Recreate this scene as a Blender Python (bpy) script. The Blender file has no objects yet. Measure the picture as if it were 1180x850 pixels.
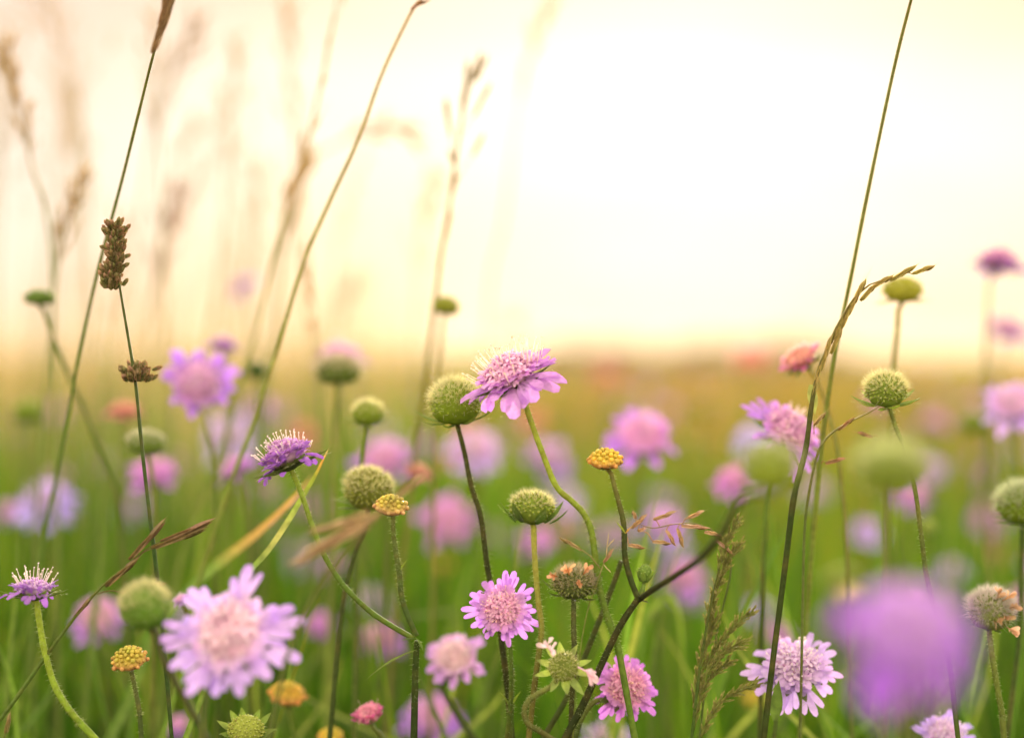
import bpy, math, random
import numpy as np
from mathutils import Vector, Matrix, Quaternion

R = math.radians
SC = bpy.context.scene
COL = SC.collection

# ------------------------------------------------------------------ camera
W0, H0, FPX = 1180.0, 850.0, 1967.0          # photograph size and focal length in its pixels
FOCUS = 0.694                                 # metres to the sharp flowers
cam_data = bpy.data.cameras.new('camera')
cam = bpy.data.objects.new('camera', cam_data)
COL.objects.link(cam)
SC.camera = cam
CAM_Z = 0.50
PITCH = math.atan(-20.0 / FPX)
cam.location = (0, 0, CAM_Z)
cam.rotation_euler = (R(90) + PITCH, 0, 0)
cam_data.sensor_fit = 'HORIZONTAL'
cam_data.sensor_width = 36.0
cam_data.lens = 36.0 * FPX / W0
cam_data.clip_start = 0.02
cam_data.clip_end = 6000
cam_data.dof.use_dof = True
cam_data.dof.focus_distance = FOCUS
cam_data.dof.aperture_fstop = 2.5
cam_data.dof.aperture_blades = 0
CAMROT = Matrix.Rotation(R(90) + PITCH, 3, 'X')

def P(px, py, d):
    """the point of the meadow seen at pixel px, py of the photograph, d metres away"""
    v = Vector(((px - W0 / 2) / FPX * d, -(py - H0 / 2) / FPX * d, -d))
    return CAMROT @ v + Vector((0, 0, CAM_Z))

# ------------------------------------------------------------------ sky, sun, exposure
SUN_EL, SUN_AZ = R(9.0), R(5.0)               # low sun ahead, a little to the right
SUN_DIR = Vector((math.sin(SUN_AZ) * math.cos(SUN_EL), math.cos(SUN_AZ) * math.cos(SUN_EL), math.sin(SUN_EL)))
world = bpy.data.worlds.new('World')
SC.world = world
world.use_nodes = True
wt = world.node_tree
wn, wl = wt.nodes, wt.links
wn.clear()
w_out = wn.new('ShaderNodeOutputWorld')
w_bg = wn.new('ShaderNodeBackground')
w_bg.inputs['Strength'].default_value = 0.10
sky = wn.new('ShaderNodeTexSky')
sky.sky_type = 'NISHITA'
sky.sun_disc = False
sky.sun_elevation = SUN_EL
sky.sun_rotation = SUN_AZ
sky.air_density = 1.0
sky.dust_density = 3.0
sky.ozone_density = 1.0
# a thin bright cloud veil, brighter towards the sun ahead, boosted behind as added fill
tc = wn.new('ShaderNodeTexCoord')
nrm = wn.new('ShaderNodeVectorMath'); nrm.operation = 'NORMALIZE'
dot = wn.new('ShaderNodeVectorMath'); dot.operation = 'DOT_PRODUCT'
dot.inputs[1].default_value = SUN_DIR
wl.new(tc.outputs['Generated'], nrm.inputs[0])
wl.new(nrm.outputs[0], dot.inputs[0])
ramp = wn.new('ShaderNodeValToRGB')
mr = wn.new('ShaderNodeMapRange')
mr.inputs['From Min'].default_value = -1
mr.inputs['From Max'].default_value = 1
wl.new(dot.outputs['Value'], mr.inputs['Value'])
wl.new(mr.outputs[0], ramp.inputs['Fac'])
els = ramp.color_ramp.elements
els[0].position = 0.0; els[0].color = (2.2, 1.95, 1.55, 1)      # unseen sky behind and overhead, raised to brighten the sides facing the camera
els[1].position = 1.0; els[1].color = (0.90, 0.81, 0.69, 1)
for pos, c in ((0.70, (1.8, 1.6, 1.3)), (0.90, (0.90, 0.79, 0.68)), (0.955, (0.68, 0.59, 0.515)), (0.972, (0.71, 0.62, 0.54)), (0.988, (0.78, 0.69, 0.585)), (0.996, (0.86, 0.77, 0.65))):
    e = els.new(pos); e.color = (*c, 1)
noi = wn.new('ShaderNodeTexNoise')
noi.inputs['Scale'].default_value = 2.6
noi.inputs['Detail'].default_value = 4
mp = wn.new('ShaderNodeMapping')
mp.inputs['Scale'].default_value = (1, 1, 3.2)
wl.new(nrm.outputs[0], mp.inputs[0]); wl.new(mp.outputs[0], noi.inputs['Vector'])
cl = wn.new('ShaderNodeValToRGB')             # peach grey where the cloud is thick, cream where it is thin
cl.color_ramp.elements[0].position = 0.36; cl.color_ramp.elements[0].color = (0.94, 0.83, 0.76, 1)
cl.color_ramp.elements[1].position = 0.62; cl.color_ramp.elements[1].color = (1.0, 1.0, 1.0, 1)
wl.new(noi.outputs['Fac'], cl.inputs['Fac'])
vm = wn.new('ShaderNodeVectorMath'); vm.operation = 'MULTIPLY'
wl.new(ramp.outputs['Color'], vm.inputs[0]); wl.new(cl.outputs['Color'], vm.inputs[1])
vs = wn.new('ShaderNodeVectorMath'); vs.operation = 'SCALE'
vs.inputs['Scale'].default_value = 8.6
# dusty warm air low over the horizon
sep = wn.new('ShaderNodeSeparateXYZ'); wl.new(nrm.outputs[0], sep.inputs[0])
hz = wn.new('ShaderNodeValToRGB'); wl.new(sep.outputs['Z'], hz.inputs['Fac'])
he = hz.color_ramp.elements
he[0].position = 0.0; he[0].color = (1.0, 0.80, 0.60, 1)
he[1].position = 1.0; he[1].color = (1, 1, 1, 1)
for pos, c in ((0.02, (1.0, 0.875, 0.735)), (0.055, (1.0, 0.945, 0.88)), (0.11, (1, 1, 1)), (0.155, (1, 1, 1)), (0.195, (0.82, 0.71, 0.65)), (0.30, (1, 0.95, 0.92))):
    e = he.new(pos); e.color = (*c, 1)
hm = wn.new('ShaderNodeVectorMath'); hm.operation = 'MULTIPLY'
hs = wn.new('ShaderNodeMapRange'); hs.interpolation_type = 'SMOOTHSTEP'
hs.inputs['From Min'].default_value = 0.955; hs.inputs['From Max'].default_value = 0.994
hs.inputs['To Min'].default_value = 0.30
wl.new(mr.outputs[0], hs.inputs['Value'])
hx = wn.new('ShaderNodeMix'); hx.data_type = 'RGBA'; hx.inputs['A'].default_value = (1, 0.985, 0.97, 1)
wl.new(hs.outputs[0], hx.inputs['Factor']); wl.new(hz.outputs['Color'], hx.inputs['B'])
wl.new(vm.outputs[0], hm.inputs[0]); wl.new(hx.outputs['Result'], hm.inputs[1])
wl.new(hm.outputs[0], vs.inputs[0])
mx = wn.new('ShaderNodeMix'); mx.data_type = 'RGBA'
mx.inputs['Factor'].default_value = 0.95
wl.new(sky.outputs[0], mx.inputs['A']); wl.new(vs.outputs[0], mx.inputs['B'])
wl.new(mx.outputs['Result'], w_bg.inputs['Color'])
wl.new(w_bg.outputs[0], w_out.inputs['Surface'])

sun_data = bpy.data.lights.new('sun', 'SUN')
sun_data.energy = 4.2
sun_data.angle = R(9.0)                        # sun behind thin cloud
sun_data.color = (1.0, 0.87, 0.66)
sun = bpy.data.objects.new('sun', sun_data)
COL.objects.link(sun)
sun.rotation_euler = SUN_DIR.to_track_quat('Z', 'Y').to_euler()
sun.location = (0, 5, 5)

SC.view_settings.view_transform = 'Standard'
SC.view_settings.look = 'None'
SC.view_settings.gamma = 1
SC.view_settings.use_curve_mapping = False
SC.view_settings.exposure = 0.84
SC.render.engine = 'CYCLES'
SC.cycles.use_denoising = True
SC.cycles.max_bounces = 8
SC.cycles.diffuse_bounces = 4
SC.cycles.transmission_bounces = 6
SC.cycles.sample_clamp_indirect = 6

# ------------------------------------------------------------------ materials
def make_mat(name, transl, rough=0.55, spec=0.3, nscale=200.0, namt=0.25, tcol=(1, 1, 1), hue=None, bump=0.0):
    """plant tissue: the tint attribute with uneven mottling, part of the light let through"""
    m = bpy.data.materials.new(name)
    m.use_nodes = True
    n, l = m.node_tree.nodes, m.node_tree.links
    n.clear()
    out = n.new('ShaderNodeOutputMaterial')
    at = n.new('ShaderNodeAttribute'); at.attribute_name = 'tint'
    oi = n.new('ShaderNodeObjectInfo')
    m1 = n.new('ShaderNodeMix'); m1.data_type = 'RGBA'; m1.blend_type = 'MULTIPLY'
    m1.inputs['Factor'].default_value = 1
    l.new(at.outputs['Color'], m1.inputs['A']); l.new(oi.outputs['Color'], m1.inputs['B'])
    geo = n.new('ShaderNodeNewGeometry')
    no = n.new('ShaderNodeTexNoise'); no.inputs['Scale'].default_value = nscale; no.inputs['Detail'].default_value = 3
    l.new(geo.outputs['Position'], no.inputs['Vector'])
    r = n.new('ShaderNodeMapRange')
    r.inputs['From Min'].default_value = 0.3; r.inputs['From Max'].default_value = 0.7
    r.inputs['To Min'].default_value = 1 - namt; r.inputs['To Max'].default_value = 1 + namt
    l.new(no.outputs['Fac'], r.inputs['Value'])
    sc = n.new('ShaderNodeVectorMath'); sc.operation = 'SCALE'
    l.new(m1.outputs['Result'], sc.inputs[0]); l.new(r.outputs[0], sc.inputs['Scale'])
    pb = n.new('ShaderNodeBsdfPrincipled')
    pb.inputs['Roughness'].default_value = rough
    pb.inputs['Specular IOR Level'].default_value = spec
    l.new(sc.outputs[0], pb.inputs['Base Color'])
    if bump > 0:
        bp = n.new('ShaderNodeBump'); bp.inputs['Strength'].default_value = bump
        bp.inputs['Distance'].default_value = 0.0004
        l.new(no.outputs['Fac'], bp.inputs['Height']); l.new(bp.outputs[0], pb.inputs['Normal'])
    if transl > 0:
        tr = n.new('ShaderNodeBsdfTranslucent')
        tm = n.new('ShaderNodeVectorMath'); tm.operation = 'MULTIPLY'
        tm.inputs[1].default_value = tcol
        l.new(sc.outputs[0], tm.inputs[0]); l.new(tm.outputs[0], tr.inputs['Color'])
        ms = n.new('ShaderNodeMixShader'); ms.inputs[0].default_value = transl
        l.new(pb.outputs[0], ms.inputs[1]); l.new(tr.outputs[0], ms.inputs[2])
        l.new(ms.outputs[0], out.inputs['Surface'])
    else:
        l.new(pb.outputs[0], out.inputs['Surface'])
    return m

M_PETAL = make_mat('petal', 0.45, 0.7, 0.08, 420, 0.14, (1.08, 0.93, 1.22))
M_STEM = make_mat('stem', 0.30, 0.6, 0.12, 500, 0.22, (1.35, 1.35, 0.5), bump=0.3)
M_LEAF = make_mat('leaf', 0.42, 0.5, 0.3, 350, 0.25, (1.3, 1.25, 0.55), bump=0.3)
M_HAIR = make_mat('hair', 0.8, 0.5, 0.3, 100, 0.1)
M_SEED = make_mat('seed_dome', 0.28, 0.6, 0.14, 600, 0.22, (1.3, 1.25, 0.5), bump=0.4)
M_STRAW = make_mat('straw', 0.38, 0.6, 0.2, 500, 0.22, (1.15, 1.0, 0.7), bump=0.3)
M_GRASS = make_mat('grass_blade', 0.5, 0.85, 0.02, 12, 0.3, (1.1, 1.3, 0.42))
M_DRY = make_mat('dry_grass', 0.45, 0.85, 0.02, 6, 0.35, (1.2, 1.0, 0.6))

# ------------------------------------------------------------------ mesh builder
def lerp(a, b, t): return tuple(a[i] + (b[i] - a[i]) * t for i in range(3))
def vary(c, k, rng):
    f = 1 + rng.uniform(-k, k)
    return tuple(max(0, x * f * (1 + rng.uniform(-k, k) * 0.3)) for x in c)

def perp(d):
    a = Vector((0, 0, 1)) if abs(d.z) < 0.9 else Vector((1, 0, 0))
    return d.cross(a).normalized()

class MB:
    def __init__(s): s.v = []; s.f = []; s.c = []
    def strip(s, base, d, up, L, W, curl, prof, cup, c0, c1, rng, ruffle=0.0, pull=0.05):
        """a petal, scale or leaf: three vertices across, bending as it goes"""
        d = d.normalized()
        side = d.cross(up)
        side = perp(d) if side.length < 1e-4 else side.normalized()
        n = len(prof) - 1
        p = Vector(base); i0 = len(s.v)
        for i, w in enumerate(prof):
            t = i / n
            nr = side.cross(d).normalized()
            h = W * 0.5 * w
            back = d * (-(pull * L) if i == n else 0)
            jit = lambda: nr * rng.uniform(-ruffle, ruffle) * W
            s.v.append(p - side * h + back + jit()); s.v.append(p - nr * (cup * h) + (d * (pull * 0.15 * L) if i == n else Vector((0, 0, 0)))); s.v.append(p + side * h + back + jit())
            c = lerp(c0, c1, t)
            s.c += [c, lerp(c, c0, 0.15), c]
            if i < n:
                d = (Quaternion(side, -curl / n) @ d).normalized()
                p = p + d * (L / n)
        for i in range(n):
            a = i0 + 3 * i
            s.f.append((a, a + 1, a + 4, a + 3)); s.f.append((a + 1, a + 2, a + 5, a + 4))
        return p
    def tube(s, pts, rad, cols, sides=7):
        n = len(pts); i0 = len(s.v)
        t = (pts[1] - pts[0]).normalized(); u = perp(t)
        for i in range(n):
            t = (pts[min(i + 1, n - 1)] - pts[max(i - 1, 0)]).normalized()
            u = (u - t * u.dot(t)).normalized(); w = t.cross(u)
            for k in range(sides):
                a = 2 * math.pi * k / sides
                s.v.append(pts[i] + (u * math.cos(a) + w * math.sin(a)) * rad[i]); s.c.append(cols[i])
        for i in range(n - 1):
            for k in range(sides):
                a = i0 + i * sides + k; b = i0 + i * sides + (k + 1) % sides
                s.f.append((a, b, b + sides, a + sides))
        s.f.append(tuple(range(i0 + sides - 1, i0 - 1, -1)))
        s.f.append(tuple(range(i0 + (n - 1) * sides, i0 + n * sides)))
    def hair(s, b, d, L, w, c, tip=None):
        u = perp(d); v = d.cross(u); i = len(s.v)
        for k in range(3):
            a = k * 2.0944
            s.v.append(b + (u * math.cos(a) + v * math.sin(a)) * w)
        s.v.append(b + d * L)
        s.c += [c, c, c, tip or c]
        s.f += [(i, i + 1, i + 3), (i + 1, i + 2, i + 3), (i + 2, i, i + 3)]
    def lathe(s, base, axis, prof, c, seg=8, cols=None):
        """closed shape turned about an axis: prof is a list of (radius, height)"""
        u = perp(axis); v = axis.cross(u); i0 = len(s.v)
        for j, (r, h) in enumerate(prof):
            cc = cols[j] if cols else c
            for k in range(seg):
                a = 2 * math.pi * k / seg
                s.v.append(base + axis * h + (u * math.cos(a) + v * math.sin(a)) * r); s.c.append(cc)
        for j in range(len(prof) - 1):
            for k in range(seg):
                a = i0 + j * seg + k; b = i0 + j * seg + (k + 1) % seg
                s.f.append((a, b, b + seg, a + seg))
        s.f.append(tuple(range(i0 + seg - 1, i0 - 1, -1)))
        m = i0 + (len(prof) - 1) * seg
        s.f.append(tuple(range(m, m + seg)))
    def data(s, name, mat):
        me = bpy.data.meshes.new(name)
        me.from_pydata([tuple(v) for v in s.v], [], s.f)
        a = me.color_attributes.new('tint', 'FLOAT_COLOR', 'POINT')
        arr = np.ones((len(s.v), 4), dtype=np.float32); arr[:, :3] = np.array(s.c, dtype=np.float32)
        a.data.foreach_set('color', arr.ravel())
        me.materials.append(mat)
        me.polygons.foreach_set('use_smooth', [True] * len(me.polygons))
        me.update()
        return me

def link(name, data, parent=None, mtx=None, color=None):
    o = bpy.data.objects.new(name, data); COL.objects.link(o)
    if parent is not None: o.parent = parent
    if mtx is not None: o.matrix_local = mtx
    if color is not None: o.color = (*color, 1)
    return o

def thing(name, label, cat, base, group=None):
    o = bpy.data.objects.new(name, None); COL.objects.link(o)
    o.empty_display_size = 0.01
    o.location = base; o['kind'] = 'thing'; o['label'] = label; o['category'] = cat
    if group: o['group'] = group
    return o

def smooth(pts, k=6):
    out = []
    n = len(pts)
    for i in range(n - 1):
        p0, p1, p2, p3 = pts[max(i - 1, 0)], pts[i], pts[i + 1], pts[min(i + 2, n - 1)]
        for j in range(k):
            t = j / k
            out.append(0.5 * ((2 * p1) + (p2 - p0) * t + (2 * p0 - 5 * p1 + 4 * p2 - p3) * t * t + (3 * p1 - p0 - 3 * p2 + p3) * t ** 3))
    out.append(pts[-1].copy())
    return out

def path(px, d, ground=True, k=6):
    """pixels of a stem from its top downwards, at depth d or (top, bottom), carried on into the ground"""
    n = len(px)
    d0, d1 = d if isinstance(d, tuple) else (d, d)
    pts = [P(x, y, d0 + (d1 - d0) * i / max(1, n - 1)) for i, (x, y) in enumerate(px)]
    if ground:
        a = pts[-1]; t = (pts[-1] - pts[-2]).normalized()
        if t.z > -0.35: t = Vector((t.x, t.y, -0.35)).normalized()
        s = a.z / -t.z
        b = a + t * min(0.10, 0.5 * s)
        lean = Vector((t.x, t.y, 0)) * 0.10
        if b.z > 0.05: pts.append(b)
        pts.append(Vector((b.x + lean.x, b.y + lean.y, -0.004)))
    return smooth(pts, k)

# ------------------------------------------------------------------ flower parts (unit radius, z is the flower's axis)
PROF_PETAL = [0.30, 0.48, 0.76, 0.98, 1.0, 0.72]
PROF_LEAF = [0.45, 0.85, 1.0, 0.85, 0.5, 0.06]
PROF_SCALE = [0.45, 0.95, 1.0, 0.65, 0.06]
Z = Vector((0, 0, 1))
LILAC = dict(outer=(0.43, 0.20, 0.72), outer0=(0.58, 0.35, 0.74), inner=(0.76, 0.46, 0.70), tip=(0.88, 0.72, 0.84), stam=(0.93, 0.82, 0.80))
VIOLET = dict(outer=(0.34, 0.13, 0.60), outer0=(0.52, 0.26, 0.66), inner=(0.62, 0.36, 0.66), tip=(0.80, 0.62, 0.84), stam=(0.92, 0.84, 0.84))
PINK = dict(outer=(0.62, 0.18, 0.54), outer0=(0.72, 0.27, 0.52), inner=(0.80, 0.36, 0.48), tip=(0.88, 0.58, 0.66), stam=(0.92, 0.74, 0.66))
PALE = dict(outer=(0.48, 0.37, 0.84), outer0=(0.62, 0.50, 0.82), inner=(0.72, 0.56, 0.76), tip=(0.86, 0.76, 0.84), stam=(0.92, 0.86, 0.88))
ROSE = dict(outer=(0.66, 0.20, 0.36), outer0=(0.78, 0.34, 0.32), inner=(0.84, 0.44, 0.34), tip=(0.88, 0.62, 0.50), stam=(0.9, 0.75, 0.6))
SALMON = dict(outer=(0.70, 0.26, 0.28), outer0=(0.76, 0.34, 0.28), inner=(0.80, 0.40, 0.30), tip=(0.86, 0.55, 0.42), stam=(0.8, 0.6, 0.45))

def azdir(a, el):
    return Vector((math.cos(a) * math.cos(el), math.sin(a) * math.cos(el), math.sin(el)))

def calyx_data(seed, n=9, L=0.55, el=-0.05, col=(0.09, 0.15, 0.035), hairy=True, W=0.2, base_r=0.16, curl=-0.25):
    rng = random.Random(seed); m = MB()
    m.lathe(Vector((0, 0, -0.04)), Z, [(0.08, 0), (0.2, 0.04), (0.32, 0.10), (0.36, 0.16), (0.2, 0.2)], col, 12)
    for k in range(n):
        a = 2 * math.pi * (k + rng.uniform(-0.2, 0.2)) / n
        e = el + rng.uniform(-0.15, 0.15); l = L * rng.uniform(0.8, 1.15)
        b = Vector((math.cos(a) * base_r, math.sin(a) * base_r, 0.05 + 0.03 * (k % 2)))
        c = vary(col, 0.2, rng)
        m.strip(b, azdir(a, e), Z, l, W * rng.uniform(0.85, 1.15), curl, PROF_LEAF, 0.35, c, lerp(c, (0.16, 0.22, 0.06), 0.5), rng, 0.02, 0)
        if hairy:
            for q in range(16):
                t = rng.uniform(0.1, 0.95); sd = rng.choice((-1, 1))
                sv = Vector((-math.sin(a), math.cos(a), 0)) * sd
                hb = b + azdir(a, e - curl * 0.0) * (l * t) + sv * (W * 0.42 * (1 - t) )
                m.hair(hb, (sv + azdir(a, 0) * 0.5 + Vector((0, 0, rng.uniform(-0.6, 0.3)))).normalized(), rng.uniform(0.05, 0.12), 0.006, (0.55, 0.6, 0.4))
    return m.data('calyx', M_LEAF)

def flower_data(seed, pal, el=0.05, curl=0.35, n_out=11, out_len=0.64, droop=0.0, dome=0.28, mid=15, miss=0.0, stam=46, inner_n=70, stam_len=0.36, cal=None, pw=0.165, sr=0.42):
    """the meshes of one scabious head: flower_head (inner florets), petal_ring, stamen_tuft, calyx"""
    rng = random.Random(seed)
    ring, head, st = MB(), MB(), MB()
    def lobe(a, b, e, L, W, cu, c0, c1):
        ring.strip(b, azdir(a, e), Z, L, W, cu, PROF_PETAL, rng.uniform(0.1, 0.5), c0, c1, rng, 0.09)
    for k in range(n_out):                                   # outer florets: one long lobe, two side lobes, one small inner lobe
        if rng.random() < miss + 0.04: continue
        a = 2 * math.pi * (k + rng.uniform(-0.28, 0.28)) / n_out
        e = el + rng.uniform(-0.22, 0.22)
        b = Vector((math.cos(a) * 0.34, math.sin(a) * 0.34, 0.14 + rng.uniform(-0.03, 0.03)))
        c1 = vary(pal['outer'], 0.16, rng); c0 = vary(pal['outer0'], 0.1, rng)
        L = out_len * rng.uniform(0.72, 1.14)
        cu = curl + rng.uniform(-0.4, 0.5)
        lobe(a, b, e, L, pw * rng.uniform(0.85, 1.15), cu, c0, c1)
        for sgn in (-1, 1):
            lobe(a + sgn * rng.uniform(0.22, 0.36), b, e + rng.uniform(-0.05, 0.28), L * rng.uniform(0.62, 0.95), pw * 0.85 * rng.uniform(0.8, 1.1), cu + rng.uniform(-0.2, 0.3), c0, c1)
        lobe(a + rng.uniform(-0.2, 0.2), b, e + 0.6, L * 0.42, 0.15, 0.2, c0, lerp(c0, c1, 0.6))
    for k in range(mid):                                     # a second tier of shorter florets
        if rng.random() < miss * 0.7: continue
        a = 2 * math.pi * (k + rng.uniform(-0.4, 0.4)) / mid
        b = Vector((math.cos(a) * 0.30, math.sin(a) * 0.30, 0.22 + dome * 0.2))
        c1 = vary(lerp(pal['outer'], pal['inner'], 0.35), 0.14, rng); c0 = vary(pal['inner'], 0.1, rng)
        for j in range(3):
            lobe(a + (j - 1) * 0.36 + rng.uniform(-0.12, 0.12), b, el * 0.6 + 0.38 + rng.uniform(-0.15, 0.25), rng.uniform(0.26, 0.40), rng.uniform(0.11, 0.16), 0.4, c0, c1)
    # the cushion under the inner florets
    head.lathe(Vector((0, 0, 0.02)), Z, [(0.12, 0), (0.34, 0.06), (0.40, 0.16), (0.36, 0.16 + dome * 0.45), (0.24, 0.16 + dome * 0.8), (0.08, 0.16 + dome)], pal['inner'], 14,
               [(0.12, 0.18, 0.05), (0.2, 0.2, 0.08), lerp(pal['inner'], (0.3, 0.25, 0.12), 0.5), pal['inner'], pal['inner'], pal['inner']])
    ga = 2.399963
    for i in range(inner_n):                                 # inner florets: a little four-lobed cup, or a bud still closed
        rr = math.sqrt((i + 0.5) / inner_n); a = i * ga + rng.uniform(-0.2, 0.2)
        p = Vector((math.cos(a) * rr * 0.38, math.sin(a) * rr * 0.38, 0.16 + dome * (1 - rr * rr * 0.85)))
        nv = Vector((math.cos(a) * rr * 0.9, math.sin(a) * rr * 0.9, 0.75)).normalized()
        nv = (nv + Vector((rng.uniform(-1, 1), rng.uniform(-1, 1), 0)) * 0.15).normalized()
        ct = vary(lerp(pal['inner'], pal['tip'], rng.uniform(0, 0.9)), 0.12, rng); cb = vary(pal['inner'], 0.15, rng)
        h = rng.uniform(0.10, 0.17)
        if rng.random() < 0.22:
            head.lathe(p - nv * 0.03, nv, [(0.018, 0), (0.03, h * 0.5), (0.038, h * 0.8), (0.02, h)], cb, 6, [cb, cb, ct, ct])
            continue
        head.lathe(p - nv * 0.03, nv, [(0.016, 0), (0.024, h * 0.6), (0.034, h)], cb, 6, [cb, cb, lerp(cb, (0.45, 0.12, 0.28), 0.4)])
        u = perp(nv); v = nv.cross(u); s0 = rng.uniform(0, 6.28)
        for j in range(4):
            q = s0 + j * 1.5708 + rng.uniform(-0.2, 0.2)
            o = u * math.cos(q) + v * math.sin(q)
            head.strip(p + nv * (h - 0.035) + o * 0.026, (o * 0.75 + nv * rng.uniform(0.5, 1.0)), nv, rng.uniform(0.075, 0.12) * (1.35 if o.dot(Vector((p.x, p.y, 0))) > 0 else 0.9), 0.065, 0.6,
                       [0.6, 1.0, 0.95, 0.5], 0.3, cb, ct, rng, 0.04)
    for i in range(stam):                                    # stamens and styles standing out of the cushion
        rr = math.sqrt(rng.random()); a = rng.uniform(0, 6.283)
        p = Vector((math.cos(a) * rr * sr, math.sin(a) * rr * sr, 0.2 + dome * (1 - rr * rr * 0.8)))
        dv = Vector((math.cos(a) * rr * 0.75, math.sin(a) * rr * 0.75, 1.0)) + Vector((rng.uniform(-1, 1), rng.uniform(-1, 1), 0)) * 0.16
        dv.normalize(); L = stam_len * rng.uniform(0.55, 1.1)
        c = vary(pal['stam'], 0.08, rng)
        st.tube([p, p + dv * L * 0.5, p + dv * L + Vector((0, 0, 0.01))], [0.009, 0.007, 0.006], [lerp(pal['inner'], c, 0.5), c, c], 4)
        u = perp(dv) if rng.random() < 0.5 else dv
        an = (u * 0.8 + dv * 0.6).normalized()
        st.lathe(p + dv * L - an * 0.02, an, [(0.006, 0), (0.016, 0.012), (0.016, 0.034), (0.006, 0.046)], c, 5)
    out = dict(flower_head=head.data('flower_head', M_PETAL), petal_ring=ring.data('petal_ring', M_PETAL))
    if stam: out['stamen_tuft'] = st.data('stamen_tuft', M_HAIR)
    out['calyx'] = calyx_data(seed + 7, **(cal or {}))
    return out

def seed_data(seed, col=(0.38, 0.50, 0.03), col2=(0.16, 0.24, 0.012), n=120, hairs=7, hair_len=0.26, hair_col=(0.92, 0.90, 0.62), flat=1.0, cal=None, knob=1.0, maxang=1.85):
    """a seed head: a dome of packed fruits with pale bristles, on a ring of bracts"""
    rng = random.Random(seed); d, h = MB(), MB()
    c0 = Vector((0, 0, 0.62 * flat))
    d.lathe(Vector((0, 0, 0.0)), Z, [(0.2, 0.0), (0.6, 0.14 * flat), (0.76, 0.36 * flat), (0.80, 0.62 * flat), (0.70, 0.96 * flat), (0.44, 1.22 * flat), (0.1, 1.34 * flat)], col2, 14)
    sk = Vector((rng.uniform(-0.06, 0.06), rng.uniform(-0.06, 0.06), 0)); ex, ey = rng.uniform(0.93, 1.07), rng.uniform(0.93, 1.07)
    n = int(n * 1.5); kr = 0.56 / math.sqrt(n)
    for i in range(n):
        cz = 1 - (1 - math.cos(maxang)) * (i + 0.5) / n; th = math.acos(cz); a = i * 2.399963
        nv = Vector((math.sin(th) * math.cos(a), math.sin(th) * math.sin(a), cz)); nv = (nv + Vector((rng.uniform(-1, 1), rng.uniform(-1, 1), rng.uniform(-1, 1))) * 0.05).normalized()
        lump = 1 + 0.035 * math.sin(nv.x * 5 + seed) * math.cos(nv.z * 4 + seed * 2) + rng.uniform(-0.025, 0.025)
        p = c0 + Vector((nv.x * 0.80 * ex, nv.y * 0.80 * ey, nv.z * 0.72 * flat)) * lump + sk * (nv.z + 0.5)
        c = vary(lerp(col, col2, rng.uniform(0, 0.6)), 0.18, rng); ct = vary(lerp(c, (0.34, 0.42, 0.10), 0.45), 0.1, rng)
        L = rng.uniform(0.06, 0.13) * knob
        if rng.random() < 0.07: c = lerp(c, (0.3, 0.2, 0.07), 0.6)
        d.lathe(p - nv * 0.03, nv, [(0.04, 0), (kr, L * 0.5), (kr * 0.85, L * 0.85), (kr * 0.3, L * 1.05)], c, 6, [c, c, ct, ct])
        for q in range(int(hairs * (2.0 if nv.z > 0.3 else 0.25)) if hairs > 2 else hairs):  # bristles crowded on top, sparse below, to imitate a backlit rim and shaded front
            dv = (nv + Vector((rng.uniform(-1, 1), rng.uniform(-1, 1), rng.uniform(-1, 1))) * 0.5).normalized()
            h.hair(p + Vector((rng.uniform(-1, 1), rng.uniform(-1, 1), rng.uniform(-1, 1))) * 0.06 + nv * L * 0.3, dv, hair_len * rng.uniform(0.4, 1.5), 0.0062, vary(lerp(hair_col, (0.5, 0.34, 0.16), 0.5 if rng.random() < 0.12 else 0), 0.08, rng))
    out = dict(seed_head=d.data('seed_head', M_SEED))
    if hairs: out['bristle_coat'] = h.data('bristle_coat', M_HAIR)
    out['calyx'] = calyx_data(seed + 3, **(cal or dict(n=9, L=0.75, el=0.05, W=0.24, base_r=0.3, curl=-0.3, col=(0.12, 0.19, 0.05))))
    return out

def button_data(seed, mid=(0.62, 0.50, 0.06), rim=(0.66, 0.32, 0.10), green=(0.34, 0.40, 0.06), n=46):
    """a flower head still in bud: a flat button of round yellow buds, tinged orange at the rim"""
    rng = random.Random(seed); d = MB()
    d.lathe(Vector((0, 0, 0.0)), Z, [(0.2, 0.0), (0.62, 0.12), (0.84, 0.34), (0.80, 0.50), (0.5, 0.70), (0.1, 0.78)], lerp(mid, green, 0.6), 14,
            [(0.2, 0.17, 0.06), (0.3, 0.2, 0.08), rim, lerp(mid, rim, 0.4), mid, mid])
    for i in range(n):
        rr = math.sqrt((i + 0.5) / n); a = i * 2.399963
        p = Vector((math.cos(a) * rr * 0.86, math.sin(a) * rr * 0.86, 0.84 - 0.56 * rr ** 2.4))
        nv = Vector((math.cos(a) * rr ** 2 * 1.1, math.sin(a) * rr ** 2 * 1.1, 0.8)).normalized()
        c = vary(lerp(lerp(green, mid, min(1, 0.45 + rr)), rim, max(0, (rr - 0.72) / 0.28)), 0.14, rng)
        r = rng.uniform(0.085, 0.14); c = vary(c, 0.18, rng)
        d.lathe(p - nv * 0.05, nv, [(r * 0.6, 0), (r * 0.95, 0.08), (r, 0.14), (r * 0.7, 0.20), (r * 0.2, 0.225)], c, 8, [lerp(c, rim, 0.4), c, c, lerp(c, (0.75, 0.66, 0.2), 0.3), c])
    cal = dict(n=12, L=0.62, el=0.35, W=0.22, base_r=0.4, curl=-0.5, col=(0.20, 0.17, 0.07))
    return dict(seed_head=d.data('bud_button', M_SEED), calyx=calyx_data(seed + 5, **cal))

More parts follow.
